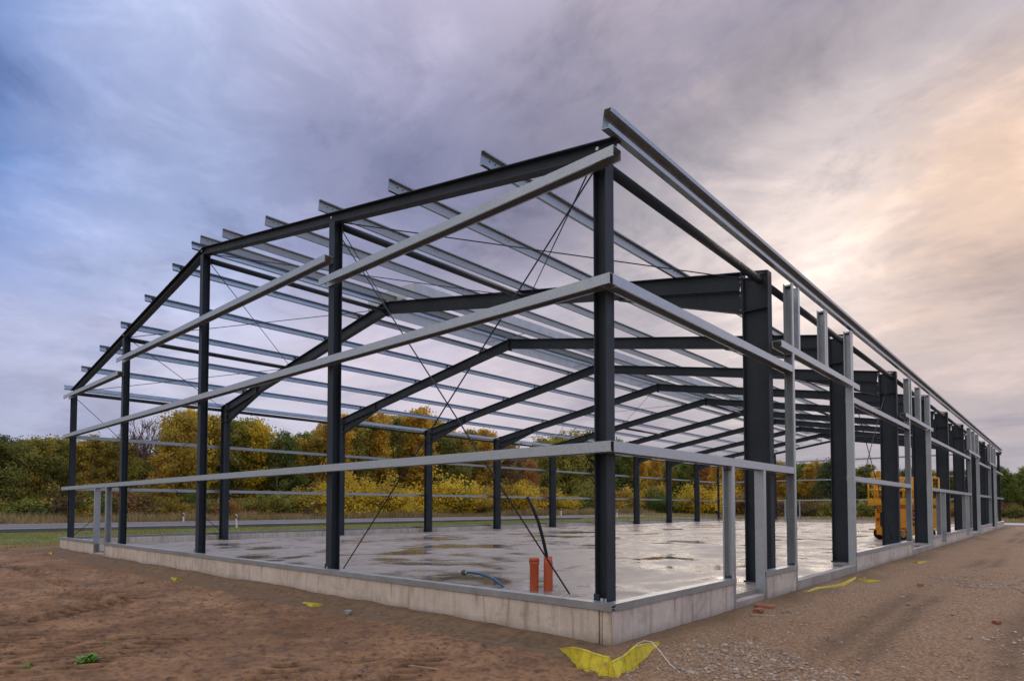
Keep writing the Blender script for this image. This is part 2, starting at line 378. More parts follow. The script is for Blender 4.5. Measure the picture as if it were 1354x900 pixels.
W, L, BAY, NB = 24.5, 59.1, 5.908, 10      # hall outline: X from -W to 0, Y from 0 to L
TRACKS = [('arc', (-9.2, -4.2), 1.3, .42), ('arc', (-9.2, -4.2), 2.0, .46)]
for ox, oy, n_t, ln_t in ((-2.75, -5.5, 5, 3.6), (.55, -4.3, 3, 4.0), (-6.6, -4.6, 3, 3.0)):       # passes of a machine driving straight off
    for q in range(n_t):
        a0 = (ox-.745*.62*q, oy-.667*.62*q); TRACKS.append(('line', a0, (a0[0]-.60*ln_t, a0[1]+.80*ln_t), .44))
TRACKS += [('line', (-24, -3.1), (-10.6, -2.3), .42), ('line', (-24, -5.2), (-11, -4.2), .42), ('line', (-30, -6.5), (-12, -1.0), .45)]
RUTS = [(1.75, .20), (2.15, .16), (3.55, .20), (4.0, .16)]      # wheel lines along the long wall
TMASK = None
def height(x, y, want=False):
    tm = np.zeros_like(np.asarray(x, float))
    x = np.asarray(x, float); y = np.asarray(y, float)
    rise = .28*sstep(-28, -41, x) + .20*sstep(-40, -50, x) + .15*sstep(-50, -65, x)
    near = np.exp(-(np.maximum(0, np.hypot(x+6, y)-14)/16)**2)
    h = rise + near*(.16*fbm(x*.35, y*.35, 3) + .040*fbm(x*1.6, y*1.6, 3) + .022*fbm(x*5.5, y*5.5, 3)) + (1-near)*.08*fbm(x*.2, y*.2, 2)*sstep(400, 100, np.hypot(x, y))
    clod = fbm(x*2.3+40, y*2.3+11, 4); h = h + near*(.12*np.maximum(0, clod-.10) + .15*np.maximum(0, fbm(x*7.5+4, y*7.5+1, 3)-.13) + .026*fbm(x*16+2, y*16, 2))
    # tyre tracks with lugs
    for t in TRACKS:
        if t[0] == 'arc':
            _, c, r, w = t; dx, dy = x-c[0], y-c[1]; rr = np.hypot(dx, dy); d = rr-r; s = np.arctan2(dy, dx)*r; m = np.ones_like(x)
        else:
            _, a, b, w = t; ax = np.array(a); bx = np.array(b); dv = (bx-ax); ln = np.hypot(*dv); dv = dv/ln
            s = (x-a[0])*dv[0]+(y-a[1])*dv[1]; d = -(x-a[0])*dv[1]+(y-a[1])*dv[0]; d = d + .12*np.sin(s*.7); m = sstep(0, 1, s)*sstep(ln, ln-1, s)
        ins = sstep(w/2+.03, w/2-.03, np.abs(d))*m*sstep(-.16, .02, fbm(x*.8+3, y*.8+8, 2)+.04)
        lug = np.clip(np.sin((s+d*.35)*2*math.pi/.24)*4.0, -1, 1)*np.clip(.95+1.1*fbm(x*3.4, y*3.4, 2), .3, 1.2)
        rim = np.exp(-((np.abs(d)-w/2-.07)/.06)**2)*m
        h = h*(1-.8*ins) + ins*(-.035+.045*lug) + rim*.018; tm = np.maximum(tm, ins*(.55-.45*np.clip(lug, -1, 1)))  # mask is stronger in the lug grooves, to paint their shade
    for rx, rw in RUTS:
        d = x-rx-.10*np.sin(y*.35+rx)-.25*fbm(y*.15, x*0+rx, 2); ins = np.exp(-(d/rw)**2)*sstep(-2.0, .5, y)*sstep(62, 50, y)*sstep(-.25, .1, fbm(x*.5, y*.3, 2)+.1)
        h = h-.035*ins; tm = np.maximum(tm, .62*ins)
    # sand banked up against the plinth
    dg = np.where((x > -W-.3) & (x < .4), -y, 9); dr = np.where((y > -.3) & (y < L+.3), x, 9)
    bank = .055*np.exp(-(np.maximum(dg, 0)/.45)**2)*(1+.8*fbm(x*1.1, y*1.1, 3))*sstep(.2, -4, x) + .03*np.exp(-(np.maximum(dr, 0)/.4)**2)*(1+fbm(x*1.1, y*1.1, 3))
    edge = np.exp(-(np.maximum(dg, 0)/.35)**2) + np.exp(-(np.maximum(dr, 0)/.35)**2)
    h = h*(1-.75*np.clip(edge, 0, 1)) + bank
    # the excavation at the corner is a touch lower
    h = h - .06*np.exp(-((x-.7)**2+(y+.9)**2)/.7)
    inside = sstep(.02, -.12, x)*sstep(-W-.02, -W+.12, x)*sstep(-.02, .12, y)*sstep(L+.02, L-.12, y)
    h = h*(1-inside) - .16*inside
    return (h, tm) if want else h
def gz(x, y): return float(height(np.array([x]), np.array([y]))[0])

# ------------------------------------------------------------------ ground, road, floor
def axis(segs):
    out = []
    for a, b, st in segs:
        n = max(1, int(round((b-a)/st))); out += list(np.linspace(a, b, n, endpoint=False))
    return np.array(out + [segs[-1][1]])
xs = axis([(-3000, -400, 260), (-400, -90, 31), (-90, -60, 2.9), (-60, -32, .7), (-32, -16, .32), (-16, -11, .09), (-11, -9, .05), (-9, .6, .031), (.6, 3.2, .045), (3.2, 5.4, .1), (5.4, 12, .55), (12, 60, 4.8), (60, 400, 34), (400, 3000, 260)])
ys = axis([(-3000, -300, 270), (-300, -40, 26), (-40, -8, 3.2), (-8, -5.6, .4), (-5.6, -5.2, .06), (-5.2, -1.0, .032), (-1.0, .6, .05), (.6, 3, .08), (3, 9, .12), (9, 30, .5), (30, 64, 1.7), (64, 150, 8.6), (150, 400, 25), (400, 3000, 260)])
X, Y = np.meshgrid(xs, ys); Z, TM = height(X, Y, True)
nx, ny = len(xs), len(ys)
V = np.stack([X.ravel(), Y.ravel(), Z.ravel()], 1)
idx = np.arange(nx*ny).reshape(ny, nx)
Fq = np.stack([idx[:-1, :-1], idx[:-1, 1:], idx[1:, 1:], idx[1:, :-1]], -1).reshape(-1, 4)
def np_mesh(name, V, Fq, mat, smooth=True):
    me = bpy.data.meshes.new(name); n = len(Fq); k = Fq.shape[1]
    me.vertices.add(len(V)); me.vertices.foreach_set('co', V.astype(np.float32).ravel())
    me.loops.add(n*k); me.loops.foreach_set('vertex_index', Fq.astype(np.int32).ravel())
    me.polygons.add(n); me.polygons.foreach_set('loop_start', np.arange(0, n*k, k, dtype=np.int32))
    me.polygons.foreach_set('use_smooth', np.full(n, smooth))
    me.update(calc_edges=True); me.materials.append(mat); return me
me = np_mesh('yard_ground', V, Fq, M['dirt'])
xv, yv = V[:, 0], V[:, 1]
wob = fbm(xv*.6, yv*.6, 3)
dg = np.where((xv > -W-.6) & (xv < .9), np.maximum(-yv, 0), 9); dr = np.where((yv > -.9) & (yv < L+.6), np.maximum(xv, 0), 9)
sand = sstep(.85, .25, np.minimum(dg*(1.0+1.6*sstep(-2, -8, xv)), dr*1.5)+wob*1.3)
gravel = sstep(.1, .7, xv - .28*yv*np.where(yv < 0, -1.2, 0) + wob*1.4)*sstep(-3.2, -1.5, yv + wob)
gx = np.where(yv > 2, -26.5, -30.5)
turf = np.clip(sstep(.5, -.5, xv-gx+wob*2.0) + sstep(78, 84, yv+wob*4), 0, 1)
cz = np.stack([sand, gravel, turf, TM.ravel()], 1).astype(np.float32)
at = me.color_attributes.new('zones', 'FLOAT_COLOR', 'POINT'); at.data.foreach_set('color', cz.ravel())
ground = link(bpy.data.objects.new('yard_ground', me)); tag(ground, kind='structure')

def strip(name, x0, x1, y0, y1, mat, lift, nxs, nys, fn=None):
    gxs = np.linspace(x0, x1, nxs); gys = np.linspace(y0, y1, nys); A, B = np.meshgrid(gxs, gys)
    rise = .28*sstep(-28, -41, A) + .20*sstep(-40, -50, A) + .15*sstep(-50, -65, A)
    v = np.stack([A.ravel(), B.ravel(), (rise+lift).ravel()], 1); ix = np.arange(nxs*nys).reshape(nys, nxs)
    f = np.stack([ix[:-1, :-1], ix[:-1, 1:], ix[1:, 1:], ix[1:, :-1]], -1).reshape(-1, 4)
    n0 = len(v); e = np.concatenate([ix[:, 0], ix[:, -1]]); lo = v[e].copy(); lo[:, 2] -= .25; v = np.concatenate([v, lo])
    a, b = ix[:, 0], ix[:, -1]; la = n0+np.arange(nys); lb = la+nys
    f = np.concatenate([f, np.stack([a[1:], la[1:], la[:-1], a[:-1]], 1), np.stack([b[:-1], lb[:-1], lb[1:], b[1:]], 1)])
    o = link(bpy.data.objects.new(name, np_mesh(name, v, f, mat, False))); return o
road = tag(strip('road', -49.4, -43.0, -260, 300, M['asphalt'], .014, 19, 60), kind='structure')
for nm, a in (('road_edge_line', -49.2), ('road_edge_line', -43.35)):
    tag(strip(nm, a, a+.14, -260, 300, M['line'], .019, 2, 60), kind='structure')
tag(strip('access_road', -20, 60, 64, 74, M['path'], .06, 4, 4), kind='structure')

# wet floor slab, with the two edges that show in the gate openings
GATES = [(6.57, 11.0), (18.55, 22.75), (36.25, 40.5), (48.1, 52.3)]
DOORS = [(3.57, 4.83), (25.05, 26.3), (33.55, 34.85)]
SLAB_Z = .20
mb = MB().box((-W+.152, .152, -.35), (-.152, L-.152, SLAB_Z), 0)
slab = tag(mb.build('floor_slab', M['slab']), kind='structure')
for a, b in GATES:
    tag(MB().box((-.150, a+.004, -.4), (-.012, b-.004, SLAB_Z-.003), .003).build('gate_threshold', M['edge']), kind='structure')
for a, b in DOORS:
    tag(MB().box((-.150, a+.004, -.4), (-.006, b-.004, .13), .010).build('door_threshold', M['sill_conc']), kind='structure')
DX0, DX1 = -20.15, -19.05
tag(MB().box((DX0+.004, .006, -.4), (DX1-.004, .150, .13), .01).build('door_threshold', M['sill_conc']), kind='structure')

# ------------------------------------------------------------------ concrete plinth
plinth = empty('concrete_plinth', (0, 0, 0), label='low grey precast concrete plinth wall around the wet floor slab', cat='wall')
ZT = .42
def panel(a, b):
    return MB().box(a, b, .008).build('plinth_panel', M['plinth'], plinth)
gj = [-.19, -6.31, -12.36, -18.23, DX1]
for a, b in zip(gj[1:], gj[:-1]): panel((a+.006, 0, -.45), (b-.006, .15, ZT))
panel((-W, 0, -.45), (DX0, .15, ZT))
panel((-.178, .004, -.45), (-.155, .15, ZT)); panel((-.149, .012, -.45), (-.016, .15, ZT))      # corner pieces with open joints
segs = [(.004, 3.57), (4.83, 6.57), (11.0, 18.55), (22.75, 25.05), (26.3, 33.55), (34.85, 36.25), (40.5, 48.1), (52.3, L-.16)]
for a, b in segs:
    n = max(1, round((b-a)/6)); q = np.linspace(a, b, n+1)
    for i in range(n):
        panel((-.148 if a > .1 else -.010, q[i]+(.006 if a > .1 or i else 0), -.45), (0, q[i+1]-.006, ZT)) if (a > .1 or i) else panel((-.012, .006, -.45), (0, q[1]-.006, ZT))
panel((-.148, .16, -.45), (-.020, 3.56, ZT-.004))
ylj = np.linspace(.16, L-.16, 11)
for i in range(10): panel((-W, ylj[i]+.005, -.45), (-W+.15, ylj[i+1]-.005, ZT))
xbj = np.linspace(-W, 0, 5)
for i in range(4): panel((xbj[i]+.005, L-.15, -.45), (xbj[i+1]-.005, L, ZT))

# ------------------------------------------------------------------ steel hall
hall = empty('steel_hall_frame', (0, 0, 0), label='unclad steel skeleton of a long hall, dark frames with galvanised rails', cat='building frame')
ST, GA = M['steel'], M['galv']
RZ0, SL = 6.10, .172
def roof(d): return RZ0 + SL*d            # top of rafter at distance d from either eave line
MID = W/2
def bolt(p, axis, parent, r=.016, h=.018):
    p = Vector(p); a = Vector(axis).normalized()
    return beam('bolt', p, p+a*h, P_O(r, 6), (0, 0, 1) if abs(a.z) < .9 else (1, 0, 0), M['bolt'], parent)
CD, CB = .50, .20                          # main columns
I_COL = P_I(CD, CB, .014, .022); I_RAF = P_I(.36, .18, .010, .018); I_GC = P_I(.18, .18, .010, .014); I_GR = P_I(.19, .16, .009, .014)
KNEE = 5.43
def prism_y(name, outline, y0, y1, mat, parent):
    n = len(outline); v = [(x, y0, z) for x, z in outline]+[(x, y1, z) for x, z in outline]
    f = [tuple(range(n)), tuple(range(2*n-1, n-1, -1))]+[(k, n+k, n+(k+1) % n, (k+1) % n) for k in range(n)]
    return mesh_obj(name, v, f, mat, parent)
for k in range(1, NB):
    y = k*BAY
    for sgn in (1, -1):
        X_ = (lambda d: -d) if sgn == 1 else (lambda d: -W+d)
        xo, xi = .22, .72; xm = (xo+xi)/2
        c = beam('column', (X_(xm), y, SLAB_Z+.02), (X_(xm), y, roof(xo)-.02), I_COL, (1, 0, 0), ST, hall)
        # base plate, knee stiffener, knee end plate with bolts
        sub(MB().box((min(X_(xo-.03), X_(xi+.03)), y-.13, SLAB_Z+.002), (max(X_(xo-.03), X_(xi+.03)), y+.13, SLAB_Z+.024)).build('base_plate', ST), c)
        for s2 in (-1, 1):
            a, b = sorted((X_(xo+.022), X_(xi-.022)))
            sub(MB().box((a, y+(.007 if s2 > 0 else -.096), KNEE-.006), (b, y+(.096 if s2 > 0 else -.007), KNEE+.008)).build('stiffener', ST), c)
        a, b = sorted((X_(xi+.001), X_(xi+.023)))
        ep = MB().box((a, y-.105, KNEE-.03), (b, y+.105, roof(xi)+.03)).build('end_plate', ST, hall)
        if k <= 4:
            for zz in (KNEE+.05, KNEE+.33, KNEE+.60, KNEE+.70):
                for s3 in (-1,):
                    for off in (-.045, .028):
                        p = Vector((X_(xi+.012)+(-1 if (off < 0) == (sgn == 1) else 1)*.011, y-.07, zz))
                        bolt(p, (-1 if (off < 0) == (sgn == 1) else 1, 0, 0), ep, .017, .022)
        # column cap
        sub(prism_y('cap_plate', [(X_(xo), roof(xo)-.018), (X_(xi), roof(xi)-.018), (X_(xi), roof(xi)), (X_(xo), roof(xo))][::sgn], y-CB/2, y+CB/2, ST, None), c)
        # rafter
        ny_ = Vector((SL*sgn, 0, 1)).normalized() if sgn == -1 else Vector((SL, 0, 1)).normalized()
        nn = Vector((SL*sgn, 0, 1)).normalized()
        d0, d1 = xi+.024, MID-.012
        p0 = Vector((X_(d0), y, roof(d0))) - nn*.18; p1 = Vector((X_(d1), y, roof(d1))) - nn*.18
        rf = beam('rafter', p0, p1, I_RAF, nn, ST, hall)
        # haunch: web and sloping flange below the rafter
        hw = [(X_(d0), roof(d0)-.37), (X_(d0), KNEE+.0), (X_(3.45), roof(3.45)-.372)]
        sub(prism_y('haunch', hw[::-sgn], y-.006, y+.006, ST, None), rf)
        beam('haunch_flange', (X_(d0), y, KNEE-.008), (X_(3.6), y, roof(3.6)-.39), P_R(.016, .18), (0, 0, 1), ST, rf)
        for dd in (3.5, ):
            for s2 in (-1, 1):
                sub(MB().box((X_(dd)-.006, y+(.005 if s2 > 0 else -.085), roof(dd)-.36), (X_(dd)+.006, y+(.085 if s2 > 0 else -.005), roof(dd)-.02)).build('stiffener', ST), rf)
        # fly braces from rafter to purlin
        for dd in (6.45, 10.7):
            beam('fly_brace', (X_(dd), y+.04, roof(dd)-.35), (X_(dd), y+.62, roof(dd)+.06), P_R(.008, .04), (1, 0, 0), GA, hall)
    MB().box((-MID-.012, y-.11, roof(MID)-.44), (-MID-.001, y+.11, roof(MID)+.02)).build('ridge_plate', ST, hall)
    MB().box((-MID+.001, y-.11, roof(MID)-.44), (-MID+.012, y+.11, roof(MID)+.02)).build('ridge_plate', ST, hall)
# gable frames
GX = [-.27 - i*(W-.54)/4 for i in range(5)]
for yg, out in ((.27, -1), (L-.27, 1)):
    for i, gx_ in enumerate(GX):
        d = min(-gx_, W+gx_); top = roof(d)-.20
        corner = i in (0, 4)
        c = beam('gable_column', (gx_, yg, ZT+.04), (gx_, yg, top), I_GC, (1, 0, 0) if corner else (0, 1, 0), ST, hall)
        sub(MB().box((gx_-.12, yg-.115, ZT+.002), (gx_+.12, yg+.115, ZT+.02)).build('base_plate', ST), c)
        if out == -1:
            sub(MB().box((gx_-.10, yg-.104, ZT+.021), (gx_-.02 if i == 0 else gx_+.10, yg-.094, ZT+.16)).build('foot_bracket', ST), c)
            for bx_ in ((-.06, .03) if i else (.05, .09, .03)):
                beam('anchor_bolt', (gx_+bx_, yg-.135, ZT+.02), (gx_+bx_, yg-.135, ZT+.12), P_O(.012, 6), (1, 0, 0), M['bolt'], c)
            bolt((gx_-.03, yg-.08, roof(d)-.10), (0, -1, 0), c, .024, .012)
    for sgn in (1, -1):
        X_ = (lambda d: -d) if sgn == 1 else (lambda d: -W+d); nn = Vector((SL*sgn, 0, 1)).normalized()
        q0 = Vector((X_(.06), yg, roof(.06)))-nn*.095; q1 = Vector((X_(MID-.002), yg, roof(MID-.002)))-nn*.095
        beam('gable_rafter', q0, q1, I_GR, nn, ST, hall)
# longitudinal struts: eaves in every bay, extra lines in the end bay
yl = [.27]+[k*BAY for k in range(1, NB)]+[L-.27]
PIPE = P_O(.070, 14)
for j in range(len(yl)-1):
    for sgn in (1, -1):
        X_ = (lambda d: -d) if sgn == 1 else (lambda d: -W+d)
        a = yl[j]+(.10 if j else .09); b = yl[j+1]-.10
        beam('eave_strut', (X_(.36), a, roof(.3)-.20), (X_(.36), b, roof(.3)-.20), PIPE, (0, 0, 1), ST, hall, True)
        if j in (0, 5, 9):
            beam('roof_strut', (X_(6.26), a, roof(6.26)-.22), (X_(6.26), b, roof(6.26)-.22), PIPE, (0, 0, 1), ST, hall, True)
    if j in (0, 5, 9):
        beam('roof_strut', (-MID, yl[j]+.10, roof(MID)-.30), (-MID, yl[j+1]-.12, roof(MID)-.30), PIPE, (0, 0, 1), ST, hall, True)
# bracing rods
def rod(a, b, r=.011): return beam('brace_rod', a, b, P_O(r, 6), (0, 0, 1), ST, hall, True)
for j in (0, 4, 9):
    ya, yb = yl[j]+.06, yl[j+1]-.06
    for sgn in (1, -1):
        X_ = (lambda d: -d) if sgn == 1 else (lambda d: -W+d)
        for da, db in ((.45, 6.2), (6.3, 12.1)):
            rod((X_(da), ya, roof(da)-.16), (X_(db), yb, roof(db)-.19)); rod((X_(db), ya, roof(db)-.16), (X_(da), yb, roof(da)-.19))
for X0, j in ((-.47, 2), (-.47, 7), (-W+.30, 0), (-W+.47, 7)):
    ya, yb = yl[j]+.08, yl[j+1]-.08
    rod((X0, ya, SLAB_Z+.35), (X0, yb, 5.75)); rod((X0+.03, ya, 5.75), (X0+.03, yb, SLAB_Z+.35))
rod((-.45, .31, 5.85), (GX[1]+.30, .31, ZT+.09)); rod((GX[1]+.06, .34, 6.72), (-.86, .34, ZT+.09))
# purlins on top of the rafters
PZ = [(-a, b) for a, b in P_C(.20, .070, .005, .022)][::-1]
for sgn in (1, -1):
    X_ = (lambda d: -d) if sgn == 1 else (lambda d: -W+d); nn = Vector((SL*sgn, 0, 1)).normalized()
    for d in (2.2, 4.35, 6.5, 8.62, 10.72, 12.0):
        base = Vector((X_(d), 0, roof(d)))+nn*.106
        pu = beam('purlin', (base.x, .03, base.z), (base.x, L-.03, base.z), PZ, nn, GA, hall)
        for yy in (.21, .33, BAY-.08, BAY+.08, BAY/2-.05, BAY/2+.05):
            beam('bolt', (base.x+.004, yy, base.z+.02), (base.x+.012, yy, base.z+.02+.0014*sgn), P_O(.013, 6), (0, 0, 1), ST, pu)
    # eave purlin: deep channel opening outwards
    EH = .24 if sgn == 1 else .15
    base = Vector((X_(.12), 0, roof(.12)))+nn*(EH/2+.005); prof = P_C(EH, .11, .007, .05 if sgn == 1 else .03)
    o = beam('eave_purlin', (base.x, .0, base.z), (base.x, L, base.z), prof if sgn == -1 else [(-a, b) for a, b in prof][::-1], nn, GA, hall)
# purlin cleats on the frames
for y in yl[:6]:
    for sgn in (1, -1):
        X_ = (lambda d: -d) if sgn == 1 else (lambda d: -W+d)
        for d in (2.2, 4.35, 6.5, 8.62, 10.72):
            cx_ = X_(d)
            MB().box((cx_-.014, y-.045, roof(d)-.004), (cx_-.0055, y+.045, roof(d)+.15)).build('purlin_cleat', ST, hall)
# skylight curb along the ridge
y0, y1 = BAY+.15, 9*BAY
for sgn in (1, -1):
    x = -MID+sgn*1.22
    mb = MB(); mb.box((x-.004, y0, roof(MID-1.22)+.21), (x+.004, y1, roof(MID-1.22)+.60)); mb.box((x-.004-(.10 if sgn > 0 else 0), y0, roof(MID-1.22)+.601), (x+.004+(.10 if sgn < 0 else 0), y1, roof(MID-1.22)+.607))
    mb.build('skylight_curb', M['curb'], hall)
for yy in (y0-.006, y1+.006):
    prism_y('skylight_end', [(-MID-1.22, roof(MID-1.22)+.21), (-MID+1.22, roof(MID-1.22)+.21), (-MID+1.22, roof(MID-1.22)+.60), (-MID, roof(MID-1.22)+.66), (-MID-1.22, roof(MID-1.22)+.60)], yy-.004, yy+.004, M['curb'], hall)
for k in range(2, 9):
    for dy in (0,):
        beam('curb_tie', (-MID-1.2, k*BAY, roof(MID-1.22)+.30), (-MID+1.2, k*BAY, roof(MID-1.22)+.30), P_R(.04, .006), (0, 0, 1), GA, hall)
# wall rails: outer face on the wall plane, channel depth .17, height .12
RD, RH = .176, .125
C_RAIL = P_C(RD, RH, .006, .022)
def rail(name, p0, p1, out, z):
    """horizontal channel with a flat outer web; out = outward normal"""
    o = Vector(out); p0 = Vector((*p0, z)); p1 = Vector((*p1, z)); ln = (p1-p0)
    # box-like C lying on its back: outer web vertical, flanges pointing inwards
    t = .006; lip = .024
    prof = [(0, -RH/2), (lip, -RH/2), (lip, -RH/2+t), (t, -RH/2+t), (t, RH/2-t), (RD-t, RH/2-t), (RD-t, -RH/2+t), (RD-lip, -RH/2+t), (RD-lip, -RH/2), (RD, -RH/2), (RD, RH/2), (0, RH/2)]
    z_ = ln.normalized(); x_ = Vector((0, 0, 1)).cross(z_)
    if x_.dot(o) > 0: p0, p1 = p1, p0
    return beam(name, p0, p1, prof, (0, 0, 1), GA, hall)
zA, zB, zC, zCm = 2.335, 4.315, 5.82, 6.235
gsp = [-.012, GX[1]-.02, GX[2]-.02, GX[3]-.02, -W+.0]
for z in (zA, zB):
    for a, b in zip(gsp[:-1], gsp[1:]): rail('wall_rail', (a, 0), (b+.004, 0), (0, -1, 0), z)
rail('wall_rail', (.045, 0), (GX[1]-.14, 0), (0, -1, 0), zC)
rail('wall_rail', (GX[1]+.06, 0), (GX[2], 0), (0, -1, 0), zCm); rail('wall_rail', (GX[2]-.004, 0), (GX[3]-.03, 0), (0, -1, 0), zCm)
rail('wall_rail', (GX[3]+.14, 0), (-W-.05, 0), (0, -1, 0), zC)
for z in (zA, zB, zC+.35):
    for a, b in zip(GX[:-1], GX[1:]): rail('wall_rail', (a+(.25 if a > -1 else 0), L), (b+.004, L), (0, 1, 0), z)
# long wall facing the yard
SOLID = [(.055, 6.55), (11.02, 18.53), (22.77, 36.23), (40.52, 48.08), (52.32, L-.05)]
for z in (zA, zB):
    for a, b in SOLID:
        cuts = [a]+[k*BAY+.02 for k in range(1, NB) if a+1.5 < k*BAY < b-1.5]+[b]
        for p, q in zip(cuts[:-1], cuts[1:]): rail('wall_rail', (0, p), (0, q-.004), (1, 0, 0), z)
    for j in range(10): rail('wall_rail', (-W, yl[j]-(.2 if j == 0 else 0)), (-W, yl[j+1]-.004), (-1, 0, 0), z)
# header rails above the gates and the posts beside gates and doors
zH = 4.70
C_POST = .165
def post(name, y, z0, z1, face, w=.10):
    """vertical channel in the long wall; web normal to the wall at y, flanges towards face (+1 / -1 in Y)"""
    prof = P_C(C_POST, w, .006, .024)
    # profile x -> Y (face), profile y -> X
    p0 = Vector((-C_POST/2+.003, y, z0)); p1 = Vector((-C_POST/2+.003, y, z1))
    return beam(name, p0, p1, prof, (1 if face < 0 else -1, 0, 0), GA, hall)
def cleat(y, z, face):
    MB().box((-.135, min(y+face*.012, y+face*.085), z), (-.035, max(y+face*.012, y+face*.085), z+.012)).build('post_cleat', ST, hall)
    for xx in (-.115, -.06): bolt((xx, y+face*.05, z+.012), (0, 0, 1), hall, .014, .02)
for a, b in GATES:
    rail('header_rail', (.004, a-.72), (.004, b+.72), (1, 0, 0), zH)
    for y, f in ((a, -1), (b, 1)):
        post('gate_post', y, -.06 if False else -.02, zH-RH/2-.004, f); post('header_stud', y, zH+RH/2+.004, 6.02, f)
        cleat(y, ZT+.105, f); cleat(y, zH-RH/2-.05, f); cleat(y, 5.95, f)
    m_ = (a+b)/2
    for y, f in ((a+.28, 1), (m_-.01, -1), (m_+.01, 1), (b-.02, -1)):
        post('header_stud', y, zH+RH/2+.004, 6.02, f); cleat(y, 5.95, f)
for a, b in DOORS:
    post('door_post', a, .0, zA-RH/2-.004, -1); post('door_post', b, .0, zA-RH/2-.004, 1)
    cleat(a, ZT+.105, -1); cleat(a, zA-RH/2-.06, -1); cleat(b, zA-RH/2-.06, 1)
def gpost(x, y0_, z0, z1, face):
    prof = P_C(C_POST, .10, .006, .024); yy = y0_+(C_POST/2-.003)*(1 if y0_ < 1 else -1)
    return beam('door_post', (x, yy, z0), (x, yy, z1), prof, (0, 1 if face > 0 else -1, 0), GA, hall)
gpost(DX0, 0, .0, zA-RH/2-.004, -1); gpost(DX1, 0, .0, zA-RH/2-.004, 1)
gpost(-17.3, L, .1, zA-RH/2-.004, -1); gpost(-16.0, L, .1, zA-RH/2-.004, 1)
# sill channels on the plinth
SH = .085
def sill(p0, p1, out):
    prof = [(0, 0), (.14, 0), (.14, .006), (.006, .006), (.006, SH-.006), (.14, SH-.006), (.14, SH), (0, SH)]
    o = Vector(out); a = Vector((*p0, ZT+.004)); b = Vector((*p1, ZT+.004)); z_ = (b-a).normalized()
    if Vector((0, 0, 1)).cross(z_).dot(o) > 0: a, b = b, a
    return beam('sill_rail', a, b, prof, (0, 0, 1), GA, hall)
gs2 = [-.0, -6.33, -12.38, DX1]
for a, b in zip(gs2[:-1], gs2[1:]): sill((a, -.02), (b+.003, -.02), (0, -1, 0))
sill((DX0, -.02), (-W, -.02), (0, -1, 0))
for a, b in segs:
    a2 = .05 if a < .1 else a+.02; sill((.02, a2), (.02, b-.02), (1, 0, 0))
for i in range(10): sill((-W-.02, ylj[i]), (-W-.02, ylj[i+1]-.004), (-1, 0, 0))
sill((-.2, L+.02), (-W, L+.02), (0, 1, 0))

# ------------------------------------------------------------------ trees
def rotm(n):
    q = RNG.normal(size=(n, 4)); q /= np.linalg.norm(q, axis=1, keepdims=True); w, x, y, z = q.T
    return np.stack([np.stack([1-2*(y*y+z*z), 2*(x*y-z*w), 2*(x*z+y*w)], -1), np.stack([2*(x*y+z*w), 1-2*(x*x+z*z), 2*(y*z-x*w)], -1)], 1)
def leaf_mesh(name, cen, rad, per, size, mat, squash=.8, aspect=.7, flat=0.0):
    nC = len(cen); n = nC*per; k = np.repeat(np.arange(nC), per)
    off = RNG.normal(size=(n, 3)); off *= (RNG.random((n, 1))**.6*1.45)/np.linalg.norm(off, axis=1, keepdims=True); off[:, 2] *= squash
    p = cen[k] + off*rad[k][:, None]
    A = rotm(n); u, v = A[:, 0], A[:, 1]
    if flat: v[:, 2] *= 1-flat; u[:, 2] *= 1-flat
    sz = size*(.6+.8*RNG.random((n, 1)))
    u = u*sz*.5; v = v*sz*.5*aspect
    V = np.stack([p-u, p-v*1.0, p+u, p+v], 1).reshape(-1, 3)
    Fq = np.arange(n*4).reshape(n, 4)
    me = np_mesh(name, V, Fq, mat, False)
    t = np.clip(.5+.17*RNG.normal(size=nC)[k]+.20*RNG.normal(size=n), 0, 1); t = np.repeat(t, 4)
    a = me.color_attributes.new('tint', 'FLOAT_COLOR', 'POINT'); a.data.foreach_set('color', np.stack([t, t, t, np.ones_like(t)], 1).astype(np.float32).ravel())
    return me
def tube_np(mb, a, b, r0, r1, n=5, bend=.0, seg=3):
    a = Vector(a); b = Vector(b); pts = []; rr = []
    side = Vector((random.uniform(-1, 1), random.uniform(-1, 1), random.uniform(-.3, .6)))*bend*(b-a).length
    for i in range(seg+1):
        t = i/seg; pts.append(a.lerp(b, t)+side*math.sin(math.pi*t)); rr.append(r0+(r1-r0)*t)
    mb.tube(pts, rr, n)
    return pts
